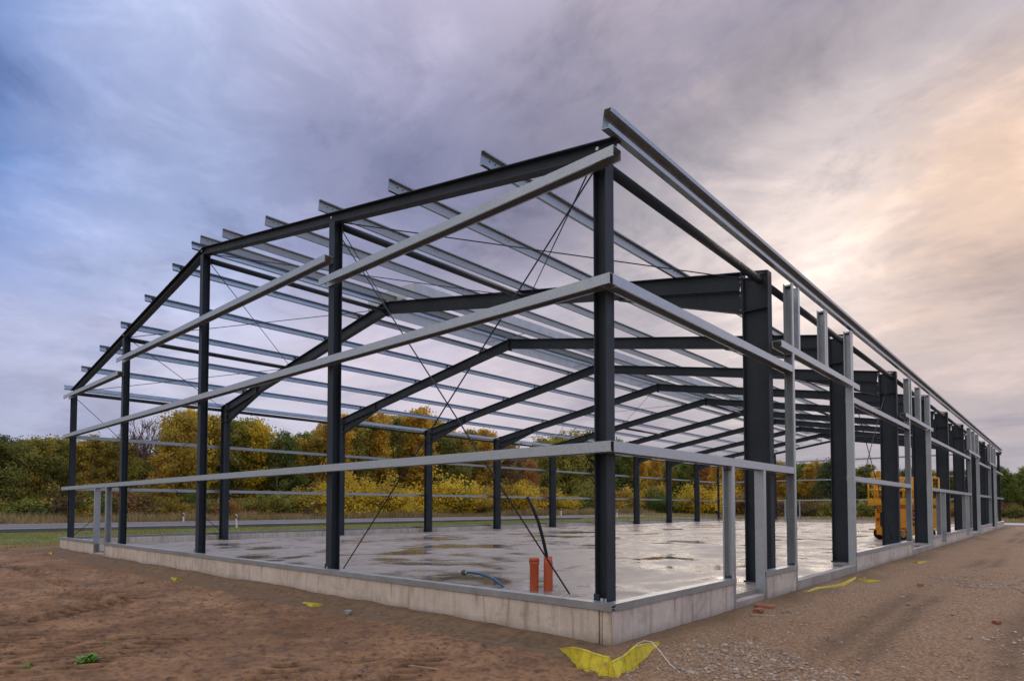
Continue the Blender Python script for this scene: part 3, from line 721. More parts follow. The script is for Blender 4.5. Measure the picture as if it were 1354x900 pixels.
def proto(kind, seed):
    """tree 10 m tall at the origin: returns (trunk mesh builder, clump centres, clump radii, leaves per clump, leaf size)"""
    random.seed(seed); mb = MB(); C = []; Rr = []
    def limb(h0, az, ln, el, r0, nc, rc, droop=0.0):
        a = Vector((0.15*math.sin(h0*1.3+seed)*.6, .15*math.cos(h0*1.1+seed)*.6, h0)); d = Vector((math.cos(az)*math.cos(el), math.sin(az)*math.cos(el), math.sin(el)))
        b = a+d*ln; b.z -= droop*ln; tube_np(mb, a, b, r0, r0*.25, 4, .08, 3)
        for i in range(nc):
            t = .38+.62*(i+random.random()*.8)/nc; c = a.lerp(b, min(t, 1.02)); j = rc*.75
            C.append((c.x+random.uniform(-j, j), c.y+random.uniform(-j, j), c.z+random.uniform(-j*.6, j*.6))); Rr.append(rc*random.uniform(.65, 1.25))
    def trunk(top, r): tube_np(mb, (0, 0, -.6), (.15*math.sin(top+seed), .15*math.cos(top), top), r, r*.12, 6, .012, 6)
    if kind == 'birch':
        trunk(9.7, .13)
        for i in range(30):
            h = 2.0+7.4*(i+random.random())/30; f = (h-1.6)/8.4; ln = (1.75*math.sin(min(1, f*1.35+.18)*math.pi*.75)*(1-f*.62)+.25)*random.uniform(.75, 1.25)
            limb(h, random.random()*6.28, ln, R(38), .03, 4, .46, .12)
        C.append((.1, .1, 9.6)); Rr.append(.3); return mb, C, Rr, 52, .215
    if kind == 'poplar':
        trunk(9.4, .2)
        for i in range(34):
            h = 1.6+7.6*(i+random.random())/34; f = (h-1.4)/8.2; ln = 2.3*math.sqrt(max(.02, 1-(2*f-.9)**2*.82))*random.uniform(.7, 1.12)
            limb(h, random.random()*6.28, ln, R(32), .05, 4, .62, .0)
        return mb, C, Rr, 54, .225
    if kind == 'oak':
        trunk(7.2, .28)
        for i in range(44):
            h = 1.3+6.6*(i+random.random())/44; f = (h-1.0)/7.4; ln = 3.5*math.sqrt(max(.03, 1-(1.7*f-.75)**2*.9))*random.uniform(.62, 1.12)
            limb(h, random.random()*6.28, ln, R(random.uniform(5, 48)), .07, 4, .74, .0)
        for i in range(9): C.append((random.gauss(0, 1), random.gauss(0, 1), 9.0+random.gauss(0, .4))); Rr.append(.7)
        return mb, C, Rr, 56, .235
    if kind == 'pine':
        trunk(9.5, .2)
        for i in range(34):
            h = 3.2+6.3*(i+random.random())/34; f = (h-3.0)/7.0; ln = (1.95*(1-f*.78)+.25)*random.uniform(.6, 1.2)
            limb(h, random.random()*6.28, ln, R(18), .045, 3, .52, .05)
        C.append((.1, 0, 9.7)); Rr.append(.35); return mb, C, Rr, 56, .20
    if kind == 'shrub':       # 10 m here too, scaled down when placed
        for i in range(22):
            az = random.random()*6.28; el = R(random.uniform(22, 86)); ln = random.uniform(5, 9.2)
            b = Vector((math.cos(az)*math.cos(el)*.85, math.sin(az)*math.cos(el)*.85, math.sin(el)))*ln
            tube_np(mb, (random.uniform(-.4, .4), random.uniform(-.4, .4), -.5), b, .13, .03, 4, .05, 3)
            for t in (.35, .55, .75, .95):
                c = b*t; C.append((c.x+random.gauss(0, .9), c.y+random.gauss(0, .9), max(.5, c.z+random.gauss(0, .6)))); Rr.append(random.uniform(.9, 1.75))
        return mb, C, Rr, 50, .50
def bare_proto(seed):
    random.seed(seed); mb = MB()
    def grow(a, d, ln, r, lev):
        r = max(r, .022); b = a+d*ln; tube_np(mb, a, b, r, r*.62, 5 if lev < 2 else 3, .05, 2)
        if lev >= 5: return
        for i in range(3 if lev else 4):
            nd = (d+Vector((random.gauss(0, .42), random.gauss(0, .42), random.gauss(.16, .2)))).normalized()
            grow(a.lerp(b, random.uniform(.72, 1.0)), nd, ln*random.uniform(.60, .78), r*.58, lev+1)
    grow(Vector((0, 0, -.5)), Vector((.02, 0, 1)), 3.6, .20, 0); return mb
COLS = {
 'mustard': [(.26, .18, .025), (.40, .265, .032), (.50, .33, .04), (.60, .40, .06)],
 'olive':   [(.130, .140, .026), (.22, .205, .034), (.32, .265, .04), (.42, .32, .05)],
 'yellow':  [(.50, .32, .020), (.66, .42, .022), (.78, .52, .035), (.82, .58, .07)],
 'orange':  [(.42, .225, .028), (.56, .315, .032), (.66, .39, .04), (.72, .47, .06)],
 'rust':    [(.24, .105, .036), (.36, .155, .046), (.48, .205, .055), (.52, .25, .07)],
 'green':   [(.070, .110, .018), (.115, .160, .024), (.17, .21, .03), (.26, .25, .035)],
 'pine':    [(.030, .052, .020), (.050, .078, .026), (.075, .105, .032), (.11, .13, .04)],
 'brown':   [(.11, .064, .036), (.17, .095, .05), (.25, .14, .06), (.32, .18, .07)],
}
LEAF = {k: mat_leaf('leaf_'+k, [tuple(min(.9, x*g) for x, g in zip(c, (1.15, 1.25, 1.2))) for c in v], .3 if k == 'pine' else .48) for k, v in COLS.items()}
PROTO = {}
def get_proto(kind, var):
    key = (kind, var)
    if key not in PROTO:
        if kind == 'bare':
            mb = bare_proto(90+var); me = bpy.data.meshes.new('trunk'); me.from_pydata(mb.v, [], mb.f); me.materials.append(M['twig']); PROTO[key] = (me, None)
        else:
            mb, C, Rr, per, sz = proto(kind, {'birch': 11, 'poplar': 23, 'oak': 31, 'pine': 47, 'shrub': 59}[kind]+var*101)
            me = bpy.data.meshes.new('trunk'); me.from_pydata(mb.v, [], mb.f); me.materials.append(M['birch'] if kind == 'birch' else M['bark'])
            lm = leaf_mesh('crown', np.array(C), np.array(Rr), per, sz, None, flat=0); PROTO[key] = (me, lm)
    return PROTO[key]
NAMES = {'birch': 'birch_tree', 'poplar': 'poplar_tree', 'oak': 'broadleaf_tree', 'pine': 'pine_tree', 'shrub': 'shrub', 'bare': 'bare_tree'}
DESC = {'birch': 'slender birch with airy {} foliage', 'poplar': 'tall oval tree with {} foliage', 'oak': 'broad rounded tree with {} foliage', 'pine': 'pine with a bare lower trunk and {} crown', 'shrub': 'bushy {} shrub', 'bare': 'leafless tree with fine greyish twigs'}
CW = {'mustard': 'mustard-brown', 'olive': 'olive green', 'yellow': 'bright yellow', 'orange': 'orange', 'rust': 'rust red', 'green': 'green', 'pine': 'dark green', 'brown': 'dark brown'}
trng = random.Random(5)
def plant(kind, col, loc, h, wide=1.0):
    me, lm = get_proto(kind, trng.randrange(3 if kind != 'bare' else 2))
    d = DESC[kind].format(CW.get(col, ''))
    where = 'at the foot of the wood beyond the road' if kind == 'shrub' else 'in the wood beyond the road'
    o = empty(NAMES[kind], loc, trng.random()*6.28, label=d+' '+where, cat='shrub' if kind == 'shrub' else 'tree', group=(CW.get(col, 'bare')+' '+NAMES[kind].replace('_', ' ')+'s beyond the road'))
    s = h/10; o.scale = (s*wide, s*wide, s)
    t = bpy.data.objects.new('trunk', me); link(t, o)
    if lm:
        if not lm.materials: lm.materials.append(LEAF[col])
        c = bpy.data.objects.new('crown', lm); link(c, o); c.material_slots[0].link = 'OBJECT'; c.material_slots[0].material = LEAF[col]
    return o
def spot(px, xr, yr):
    v = px_ray(px, 671); h = Vector((v.x, v.y)); ts = []
    if h.x < -1e-3: ts.append((-xr-CAM.x)/h.x)
    if h.y > 1e-3: ts.append((yr-CAM.y)/h.y)
    t = min(a for a in ts if a > 0); return CAM.x+h.x*t, CAM.y+h.y*t, t*math.hypot(h.x, h.y)
def plant_px(px, topy, kind, col, xr, yr, wide=1.0):
    x, y, D = spot(px, xr, yr); v = px_ray(px, topy); hz_ = math.hypot(v.x, v.y)
    ztop = CAM.z + v.z/hz_*D; z0 = gz(x, y); h = max(1.0, ztop-z0)
    return plant(kind, col, (x, y, z0-.05), h, wide)
PROFILE = [(-200, 572), (0, 574), (40, 573), (90, 578), (125, 573), (165, 580), (180, 596), (215, 594), (232, 542), (255, 538), (300, 546), (335, 552), (352, 577), (380, 570), (415, 572), (432, 556), (455, 547), (500, 542), (555, 538), (580, 550), (605, 562), (650, 566), (672, 578), (700, 592), (722, 574), (780, 563), (812, 576), (838, 592), (900, 600), (960, 602), (1010, 606), (1060, 606), (1100, 606), (1160, 616), (1230, 615), (1300, 616), (1354, 617), (1600, 612)]
PX, PT = zip(*PROFILE)
def ptop(px): return float(np.interp(px, PX, PT))
hero = [(6, 575, 'pine', 'pine'), (-40, 570, 'pine', 'pine'), (24, 580, 'birch', 'olive'), (38, 572, 'oak', 'olive'), (56, 576, 'birch', 'mustard'), (72, 578, 'birch', 'olive'), (88, 575, 'birch', 'olive'), (104, 582, 'birch', 'mustard'), (122, 573, 'birch', 'mustard'), (136, 584, 'oak', 'olive'), (150, 578, 'birch', 'mustard'), (166, 578, 'birch', 'mustard'), (171, 587, 'poplar', 'rust'), (178, 600, 'oak', 'olive'), (214, 596, 'poplar', 'orange'), (222, 600, 'oak', 'olive'),
        (234, 541, 'poplar', 'mustard'), (250, 537, 'poplar', 'yellow'), (262, 546, 'birch', 'mustard'), (280, 548, 'birch', 'mustard'), (300, 545, 'poplar', 'olive'), (318, 550, 'poplar', 'olive'), (334, 553, 'poplar', 'yellow'),
        (352, 575, 'pine', 'green'), (366, 578, 'birch', 'olive'), (378, 570, 'pine', 'green'), (394, 576, 'birch', 'mustard'), (403, 570, 'pine', 'green'), (416, 574, 'birch', 'mustard'),
        (432, 556, 'birch', 'orange'), (450, 546, 'birch', 'orange'), (468, 552, 'poplar', 'olive'), (486, 548, 'birch', 'orange'), (503, 543, 'birch', 'orange'), (520, 552, 'birch', 'olive'), (538, 546, 'birch', 'orange'), (556, 537, 'birch', 'orange'), (574, 550, 'birch', 'mustard'), (592, 568, 'oak', 'olive'), (610, 570, 'birch', 'orange'), (626, 566, 'birch', 'mustard'), (644, 566, 'birch', 'orange'), (662, 578, 'oak', 'brown'), (684, 598, 'oak', 'brown'), (700, 606, 'poplar', 'rust'),
        (722, 577, 'poplar', 'olive'), (752, 566, 'oak', 'olive'), (786, 564, 'oak', 'green'), (815, 580, 'oak', 'green'), (838, 600, 'birch', 'mustard'), (850, 606, 'birch', 'orange'), (868, 604, 'birch', 'orange'), (884, 606, 'birch', 'mustard'), (900, 606, 'oak', 'green'), (916, 602, 'birch', 'olive'), (932, 600, 'birch', 'rust'), (948, 604, 'birch', 'orange'), (964, 602, 'birch', 'rust'), (980, 606, 'birch', 'orange')]
for k, (px, ty, kind, col) in enumerate(hero):
    plant_px(px, ty, kind, col, 62+trng.uniform(-1.5, 4), 106+trng.uniform(-3, 4), {'birch': 1.0, 'oak': .9, 'poplar': .95, 'pine': 1.05}[kind])
for px, ty in ((200, 544), (191, 550), (208, 552), (157, 550), (151, 556)): plant_px(px, ty, 'bare', '', 67, 110, .9)
mixL = ['mustard', 'mustard', 'olive', 'mustard', 'olive', 'brown', 'orange']
def fillcol(px):
    if px > 1000: return trng.choice([('pine', 'pine'), ('pine', 'pine'), ('pine', 'green'), ('birch', 'olive'), ('birch', 'orange')])
    if px > 830: return trng.choice([('birch', 'orange'), ('birch', 'mustard'), ('oak', 'green'), ('birch', 'rust'), ('birch', 'olive')])
    if px > 640: return trng.choice([('oak', 'brown'), ('oak', 'olive'), ('birch', 'mustard'), ('oak', 'green')])
    if px > 420: return trng.choice([('birch', 'orange'), ('birch', 'mustard'), ('poplar', 'mustard'), ('oak', 'olive'), ('birch', 'orange')])
    if px < 20: return trng.choice([('pine', 'pine'), ('birch', 'olive'), ('birch', 'mustard')])
    return trng.choice([('birch', 'mustard'), ('birch', 'olive'), ('birch', 'olive'), ('birch', 'mustard'), ('poplar', 'mustard')])
px = -190
while px < 0:
    plant_px(px, ptop(px)+trng.uniform(0, 10), *fillcol(px), 62+trng.uniform(0, 4), 106, 1.0); px += trng.uniform(14, 22)
px = 992
while px < 1560:
    plant_px(px, ptop(px)+trng.uniform(-3, 8), *fillcol(px), 66, 103+trng.uniform(-3, 6), 1.15); px += trng.uniform(9, 15)
for row, (xr, yr, lo, hi, st) in enumerate(((70, 116, 6, 22, 17), (79, 126, 4, 14, 17), (90, 140, 5, 16, 19))):
    px = -190
    while px < 1560:
        plant_px(px, ptop(px)+trng.uniform(lo, hi), *fillcol(px), xr+trng.uniform(-3, 3), yr+trng.uniform(-4, 4), 1.2); px += trng.uniform(.75, 1.25)*st
# shrubs along the front of the wood
px = -190
while px < 1560:
    if 415 < px < 705: col = trng.choice(['yellow', 'yellow', 'orange', 'mustard', 'mustard', 'olive']); ty = trng.uniform(620, 652); xr = 57
    elif px > 990: col = trng.choice(['rust', 'brown', 'olive', 'olive', 'green']); ty = trng.uniform(655, 668); xr = 62
    elif px > 705: col = trng.choice(['olive', 'green', 'yellow', 'mustard', 'rust']); ty = trng.uniform(632, 662); xr = 57
    else: col = trng.choice(['mustard', 'olive', 'mustard', 'olive', 'brown', 'green', 'rust']); ty = trng.uniform(636, 668); xr = 59
    plant_px(px, ty, 'shrub', col, xr+trng.uniform(-1, 2), 98+trng.uniform(-2, 2), 1.1 if ty < 645 else 1.5); px += trng.uniform(10, 17)
px = 985
while px < 1560:
    plant_px(px, trng.uniform(648, 662), 'shrub', trng.choice(['brown', 'olive', 'green', 'brown']), 66, 113+trng.uniform(-3, 3), 1.6); px += trng.uniform(9, 14)
for px, ty, col in ((640, 655, 'green'), (812, 662, 'brown'), (865, 640, 'green'), (300, 650, 'rust'), (410, 660, 'brown'), (690, 632, 'yellow'), (455, 627, 'yellow'), (520, 632, 'yellow'), (590, 622, 'yellow'), (612, 630, 'yellow')):
    plant_px(px, ty, 'shrub', col, 55.5, 96, 1.1)

# grass and verge, uncountable
def blades(name, n, xr_, yr_, hmin, hmax, w, mat, dens=None):
    x = RNG.uniform(*xr_, n); y = RNG.uniform(*yr_, n)
    keep = fbm(x*.5, y*.5, 3) > (-.18 if dens is None else dens); x, y = x[keep], y[keep]; n = len(x)
    z = height(x, y)-.02; h = RNG.uniform(hmin, hmax, n)*(1+.8*fbm(x*.4+9, y*.4, 2)); a = RNG.uniform(0, 6.28, n); lean = RNG.normal(0, .3, (n, 2))*h[:, None]
    p = np.stack([x, y, z], 1); d = np.stack([np.cos(a), np.sin(a), np.zeros(n)], 1)*w*(.6+.8*RNG.random((n, 1)))
    top = p+np.stack([lean[:, 0], lean[:, 1], h], 1)
    V_ = np.stack([p-d, p+d, top], 1).reshape(-1, 3); me_ = np_mesh(name, V_, np.arange(3*n).reshape(n, 3), mat, False)
    t = np.repeat(np.clip(.5+.9*fbm(x*.8, y*.8, 3)+.15*RNG.normal(size=n), 0, 1), 3)
    a_ = me_.color_attributes.new('tint', 'FLOAT_COLOR', 'POINT'); a_.data.foreach_set('color', np.stack([t, t, t, np.ones_like(t)], 1).astype(np.float32).ravel())
    o = link(bpy.data.objects.new(name, me_)); o['kind'] = 'stuff'; return o
M['grass'] = mat_leaf('grass_blade', [(.12, .15, .022), (.20, .225, .03), (.28, .27, .04), (.40, .33, .09)], .25)
M['hay'] = mat_leaf('dry_grass_blade', [(.20, .15, .06), (.34, .24, .105), (.46, .32, .155), (.56, .40, .22)], .25)
tag(blades('verge_grass', 60000, (-42.8, -26.8), (-14, 70), .05, .13, .03, M['grass']), label='mown green grass strip between the dirt yard and the road', cat='grass')
tag(blades('dry_grass', 60000, (-60, -51.2), (-25, 110), .5, 1.15, .05, M['hay'], -.3), label='tall dry tan grass along the far side of the road', cat='grass')
tag(blades('rough_grass', 26000, (-60, 60), (76, 99), .12, .5, .05, M['hay'], -.2), label='rough dry grass beyond the far end of the hall', cat='grass')

# ------------------------------------------------------------------ stones and clods
ico_v = []; ph = (1+5**.5)/2
for a in (-1, 1):
    for b in (-ph, ph): ico_v += [(a, b, 0), (0, a, b), (b, 0, a)]
ico_v = np.array(ico_v)/math.hypot(1, ph)
from itertools import combinations
ico_f = []
el_ = min(np.linalg.norm(ico_v[i]-ico_v[j]) for i, j in combinations(range(12), 2))
for i, j, k in combinations(range(12), 3):
    if all(abs(np.linalg.norm(ico_v[a]-ico_v[b])-el_) < 1e-6 for a, b in ((i, j), (j, k), (i, k))):
        nn_ = np.cross(ico_v[j]-ico_v[i], ico_v[k]-ico_v[i]); ico_f.append((i, j, k) if nn_ @ ico_v[i] > 0 else (i, k, j))
ico_f = np.array(ico_f)
def pebbles(name, x, y, size, mat, sink=.35, flat=.6):
    n = len(x); z = height(x, y); A = rotm(n)
    s3 = size[:, None]*RNG.uniform(.6, 1.25, (n, 3))*np.array([1, 1, flat])
    v = ico_v[None]*RNG.uniform(.78, 1.18, (n, 12, 1))*s3[:, None, :]
    a = RNG.uniform(0, 6.28, n); c_, s_ = np.cos(a)[:, None], np.sin(a)[:, None]
    v = np.stack([v[..., 0]*c_-v[..., 1]*s_, v[..., 0]*s_+v[..., 1]*c_, v[..., 2]], -1)
    v += np.stack([x, y, z+size*flat*(1-sink)-size*.25], 1)[:, None]
    f = (ico_f[None]+(np.arange(n)*12)[:, None, None]).reshape(-1, 3)
    me_ = np_mesh(name, v.reshape(-1, 3), f, mat, False); t = np.repeat(RNG.random(n), 12)
    a_ = me_.color_attributes.new('tint', 'FLOAT_COLOR', 'POINT'); a_.data.foreach_set('color', np.stack([t, t, t, np.ones_like(t)], 1).astype(np.float32).ravel())
    o = link(bpy.data.objects.new(name, me_)); o['kind'] = 'stuff'; return o
def mat_tint(name, cols, rough=.85):
    m = Mat(name); at_ = m.n('ShaderNodeAttribute'); at_.attribute_name = 'tint'; s_ = m.n('ShaderNodeSeparateColor'); m.l(at_.outputs['Color'], s_.inputs[0])
    c = m.ramp(s_.outputs[0], [(i/(len(cols)-1), c) for i, c in enumerate(cols)]); n = m.noise(m.geo(), 90, 3, .6)
    c = m.mix(m.ramp(n, [(.35, .4), (.6, 0.0)]), c, (.16, .11, .08)); m.set(Base_Color=c, Roughness=rough); return m.m
M['stone'] = mat_tint('gravel_stone', [(.20, .13, .085), (.34, .24, .165), (.33, .28, .23), (.47, .35, .25), (.56, .46, .36), (.36, .20, .12)])
M['clod'] = mat_tint('soil_clod', [(.10, .062, .042), (.16, .098, .066), (.22, .14, .095), (.27, .18, .12)])
n = 90000
x = RNG.uniform(-.1, 4.4, n)**1.0; y = -2.2+RNG.random(n)**1.5*17
drift = fbm(x*.55+3+y*.25, y*.55-x*.2, 3); dens = sstep(.03, .16, drift)*.95+.05
dens = dens*sstep(.25, 1.0, x+.45*np.maximum(0, -y)*0+.0)*sstep(-2.3, -.9, y+x*.15)
keep = RNG.random(n) < dens; x, y = x[keep], y[keep]
sz = .004+.015*RNG.random(len(x))**2.4 + .028*RNG.random(len(x))*(RNG.random(len(x)) > .96)
tag(pebbles('gravel_stones', x, y, sz, M['stone']), label='pale pebbles scattered over the yard beside the long wall', cat='gravel')
n = 9000; x = RNG.uniform(-14, 1.5, n); y = RNG.uniform(-5.6, -.3, n); keep = RNG.random(n) < sstep(-.02, .2, fbm(x*1.1+7, y*1.1, 3)); x, y = x[keep], y[keep]
tag(pebbles('soil_clods', x, y, .008+.026*RNG.random(len(x))**3, M['clod'], .5), label='crumbs of brown soil scattered over the rutted yard', cat='soil')

# ------------------------------------------------------------------ road delineators
M['white'] = mat_plain('white_plastic', (.72, .72, .70), .5, 0, .08); M['black'] = mat_plain('black_plastic', (.012, .012, .013), .5, 0, .2, 14, .2)
def delineator(px, X0, tilt, label):
    p = px_X(px, 690, X0); z = gz(p.x, p.y); o = empty('delineator_post', (p.x, p.y, z), 0, label=label, cat='road marker', group='white road delineators'); o.rotation_euler = (tilt, tilt*.7, R(10))
    tri = lambda r: [(r, 0), (-r*.6, r*.75), (-r*.6, -r*.75)]
    beam('post_body', (0, 0, -.1), (0, 0, 1.02), tri(.085), (0, 1, 0), M['white'], o)
    v = [(a*1.06, b*1.06, 0) for a, b in tri(.085)]
    mb = MB(); mb.add([(v[0][0], v[0][1], .66), (v[1][0], v[1][1], .78), (v[2][0], v[2][1], .78), (v[0][0], v[0][1], .86), (v[1][0], v[1][1], .98), (v[2][0], v[2][1], .98)], [(0, 1, 4, 3), (1, 2, 5, 4), (2, 0, 3, 5), (2, 1, 0), (3, 4, 5)])
    mb.build('black_band', M['black'], o); MB().box((.05, -.028, .74), (.094, .028, .90)).build('reflector', M['bolt'], o)
delineator(243, -50.3, 0, 'upright white delineator post with black band on the far verge by dry grass')
delineator(313.5, -41.0, R(6), 'leaning white delineator post with black band on the near grass verge')
delineator(742, -50.3, 0, 'small white delineator post before the broad green and olive trees'); delineator(816, -41.0, 0, 'small white delineator post on the near verge before the broad green tree')

# ------------------------------------------------------------------ pipes, hoses
M['orange'] = mat_plain('orange_pvc', (.52, .105, .035), .38, 0, .12, 5); M['coupling'] = mat_plain('coupling_metal', (.07, .068, .065), .45, .2); M['blue'] = mat_plain('blue_hose', (.03, .11, .24), .4, 0, .15); M['grey'] = mat_plain('grey_fitting', (.30, .29, .28), .5, .3)
def pipe(px, pytop, label, collar):
    b = px_z(px, 780, SLAB_Z); zt = px_Y(px, pytop, b.y).z
    o = empty('drain_pipe', (b.x, b.y, SLAB_Z), label=label, cat='pipe'); r = .078
    n = 20; ring = lambda rr, z: [(rr*math.cos(2*math.pi*k/n), rr*math.sin(2*math.pi*k/n), z) for k in range(n)]
    h = zt-SLAB_Z; prof = [(r, 0), (r, h-.12)] + ([(r+.010, h-.105), (r+.012, h-.06), (r+.004, h-.05), (r+.012, h-.035), (r+.012, h)] if collar else [(r, h)]) + [(r-.008, h), (r-.008, .05)]
    v = [q for rr, z in prof for q in ring(rr, z)]; f = [(i*n+k, i*n+(k+1) % n, (i+1)*n+(k+1) % n, (i+1)*n+k) for i in range(len(prof)-1) for k in range(n)]
    mesh_obj('pipe_wall', v, f, M['orange'], o, True)
    if collar: MB().tube([(0, 0, h-.056), (0, 0, h-.048)], r+.0135, 20).build('seal_ring', M['black'], o)
    return o, b
_, b1 = pipe(706.5, 737, 'shorter orange drain pipe with a ribbed socket and black ring', True)
_, b2 = pipe(725, 735.5, 'plain orange drain pipe with a black conduit rising out of it', False)
pts = [px_Y(a, c, b2.y) for a, c in ((725, 772), (723, 735), (718, 712), (712, 690), (705, 672), (697.5, 657))]
o = MB().tube(pts, .030, 10).build('conduit', M['black'], None, True); tag(o, 'curved black conduit sticking up out of the plain orange pipe', 'conduit')
pts = [px_Y(a, c, b1.y) for a, c in ((667, 781), (662, 772), (655, 766.5), (645, 761.5), (634, 758), (622, 756.3), (617, 756.5))]
ho = empty('hose', (pts[0].x, pts[0].y, SLAB_Z), label='bent blue hose end with a grey coupling by the gable sill', cat='hose')
rel = [p-Vector((pts[0].x, pts[0].y, SLAB_Z)) for p in pts]; rel[0].z = -.02
MB().tube(rel, .023, 10).build('hose_pipe', M['blue'], ho, True)
e = rel[-1]; d_ = (rel[-1]-rel[-2]).normalized()
MB().tube([e-d_*.02, e+d_*.03], .027, 10).build('ferrule', M['bolt'], ho); MB().tube([e+d_*.03, e+d_*.05, e+d_*.10, e+d_*.11], [.042, .052, .052, .042], 12).build('coupling', M['coupling'], ho)

# ------------------------------------------------------------------ yellow edging, wire, rubble
def mat_dirty(name, col):
    m = Mat(name); g = m.geo(); n = m.noise(g, 11, 5, .65); n2 = m.noise(g, 45, 4, .6)
    c = m.ramp(n2, [(.3, tuple(x*.8 for x in col)), (.7, col)]); c = m.mix(m.ramp(n, [(.50, 0.0), (.68, .75)]), c, (.24, .15, .07))
    m.set(Base_Color=c, Roughness=.45); m.bump(n, .5, .02); return m.m
M['yellow'] = mat_dirty('yellow_plastic', (.76, .62, .02)); M['ribs'] = mat_plain('yellow_plastic_ribs', (.55, .44, .015), .5, 0, .2, 9)
def ribbon(name, pts, label, hs, lean, cat='plastic strip', thick=.012, ribs=True, group=None):
    P = [Vector(p) for p in pts]; o0 = P[0].copy(); o = empty(name, tuple(o0), label=label, cat=cat, group=group); n = len(P); v = []
    for i, p in enumerate(P):
        d = (P[min(i+1, n-1)]-P[max(i-1, 0)]); d.z = 0; d.normalize(); nrm_ = Vector((-d.y, d.x, 0))
        jr = random.Random(i*13+n); hh = hs[i]*jr.uniform(.82, 1.12); b = p-o0+nrm_*jr.uniform(-.02, .02); t = b+Vector((0, 0, hh))+nrm_*(lean+jr.uniform(-.25, .25))*hh
        v += [b-Vector((0, 0, .05)), t, t+nrm_*thick, b+nrm_*thick-Vector((0, 0, .05))]
    f = []
    for i in range(n-1):
        for k in range(4): f.append((4*i+k, 4*i+(k+1) % 4, 4*i+4+(k+1) % 4, 4*i+4+k))
    f += [(3, 2, 1, 0), (4*n-4, 4*n-3, 4*n-2, 4*n-1)]; mesh_obj('strip', v, f, M['yellow'], o)
    if ribs:
        mb = MB()
        for i in range(n):
            mb.tube([v[4*i], v[4*i+1]], .006, 5)
        for q in (.35, .95):
            mb.tube([v[4*i].lerp(v[4*i+1], q)+Vector((0, 0, 0)) for i in range(n)], .005, 5)
        mb.build('rib', M['ribs'], o)
    return o
def gp(a, c, dz=0.0):
    z = 0.0
    for _ in range(6): p = px_z(a, c, z); z = gz(p.x, p.y)
    return Vector((p.x, p.y, z+dz))
ribbon('edging_strip', [px_z(a, c, -.02) for a, c in ((737, 862), (750, 874), (763, 885), (776, 889), (790, 893), (803, 895), (817, 897), (830, 890), (843, 882), (857, 870), (873, 856))],
       'crumpled yellow plastic edging bent round the plinth corner', [.05, .15, .20, .20, .19, .20, .17, .20, .20, .14, .07], .35)
ribbon('edging_strip', [px_z(a, c, .0) for a, c in ((1058, 784), (1070, 784), (1084, 780), (1096, 778), (1106, 776), (1116, 774), (1126, 769), (1132, 765))],
       'long yellow plastic edging along the slab edge at the gate opening', [.03, .05, .06, .06, .05, .06, .06, .05], .4, ribs=False)
ribbon('edging_strip', [gp(1135, 766), gp(1145, 769), gp(1154, 769), gp(1166, 766)], 'short yellow plastic edging beyond the gate post', [.04, .05, .05, .02], .4, ribs=False)
ribbon('edging_scrap', [gp(1205, 742.5), gp(1214, 745), gp(1226, 742)], 'yellow scrap on the soil before the second plinth section', [.03, .06, .02], .4, ribs=False)
ribbon('edging_scrap', [gp(399, 798), gp(412, 802), gp(427, 800)], 'yellow scrap half buried beside the long gable plinth', [.04, .07, .03], .5, ribs=False)
ribbon('edging_scrap', [gp(225, 765), gp(232, 767), gp(241, 766)], 'small yellow scrap lying off the gable near the ridge column', [.03, .06, .03], .5, ribs=False)
ribbon('edging_scrap', [gp(64, 731), gp(68, 733), gp(73, 732)], 'tiny yellow scrap by the far end of the gable plinth', [.03, .08, .03], .5, ribs=False)
wp = [gp(836, 860), gp(842, 858, .06), gp(852, 857, .09), gp(862, 860, .10), gp(874, 870, .06), gp(886, 880, .02), gp(899, 889)]
tag(MB().tube(wp, .0042, 6).build('cable', M['white'], None, True), 'thin white cable arching out of the ground by the plinth corner', 'cable')
M['brick'] = mat_plain('broken_brick', (.33, .13, .07), .85, 0, .35, 20); M['wood'] = mat_plain('raw_wood', (.36, .22, .13), .8, 0, .3, 12)
def chunk(name, p, dims, rz, tilt, mat, label, cat, seed=0):
    rr = random.Random(seed); mb = MB().box(tuple(-a/2 for a in dims), tuple(a/2 for a in dims), min(dims)*.18)
    mb.v = [(a*(1+rr.uniform(-.12, .12)), b*(1+rr.uniform(-.16, .16)), c*(1+rr.uniform(-.2, .2))) for a, b, c in mb.v]
    o = mb.build(name, mat, None); o.location = (p.x, p.y, p.z+dims[2]*.38); o.rotation_euler = (tilt, tilt*.5, rz); return tag(o, label, cat)
chunk('brick_fragment', gp(1012, 803), (.30, .12, .06), R(35), R(8), M['brick'], 'broken red brick lying by the first door threshold', 'brick', 1)
chunk('brick_fragment', gp(1003, 809), (.13, .11, .07), R(80), R(-12), M['brick'], 'small crumbled brick lump before the first door threshold', 'brick', 2)
chunk('wood_offcut', gp(1008, 815), (.36, .05, .025), R(42), R(3), M['wood'], 'thin pale wood offcut lying below the broken brick', 'offcut', 3)
chunk('wood_stick', gp(570, 883), (.50, .022, .018), R(20), R(3), M['wood'], 'thin wooden stick lying on the rutted soil', 'stick', 4)
chunk('brick_fragment', gp(1217, 774), (.12, .07, .05), R(10), 0, M['brick'], 'red brick bit out on the stony yard', 'brick', 5)
chunk('brick_fragment', gp(1318, 824), (.10, .07, .05), R(50), 0, M['brick'], 'red brick bit on the pale gravel drift', 'brick', 8)
chunk('stone', gp(186, 771), (.14, .09, .05), R(10), 0, M['stone'], 'pale flat stone on the soil off the gable', 'stone', 6)
chunk('stone', gp(461, 812), (.11, .09, .07), R(10), 0, M['grey'], 'grey stone on the soil below the gable plinth', 'stone', 7)
fl = Vector((0, 0, SLAB_Z+.002))
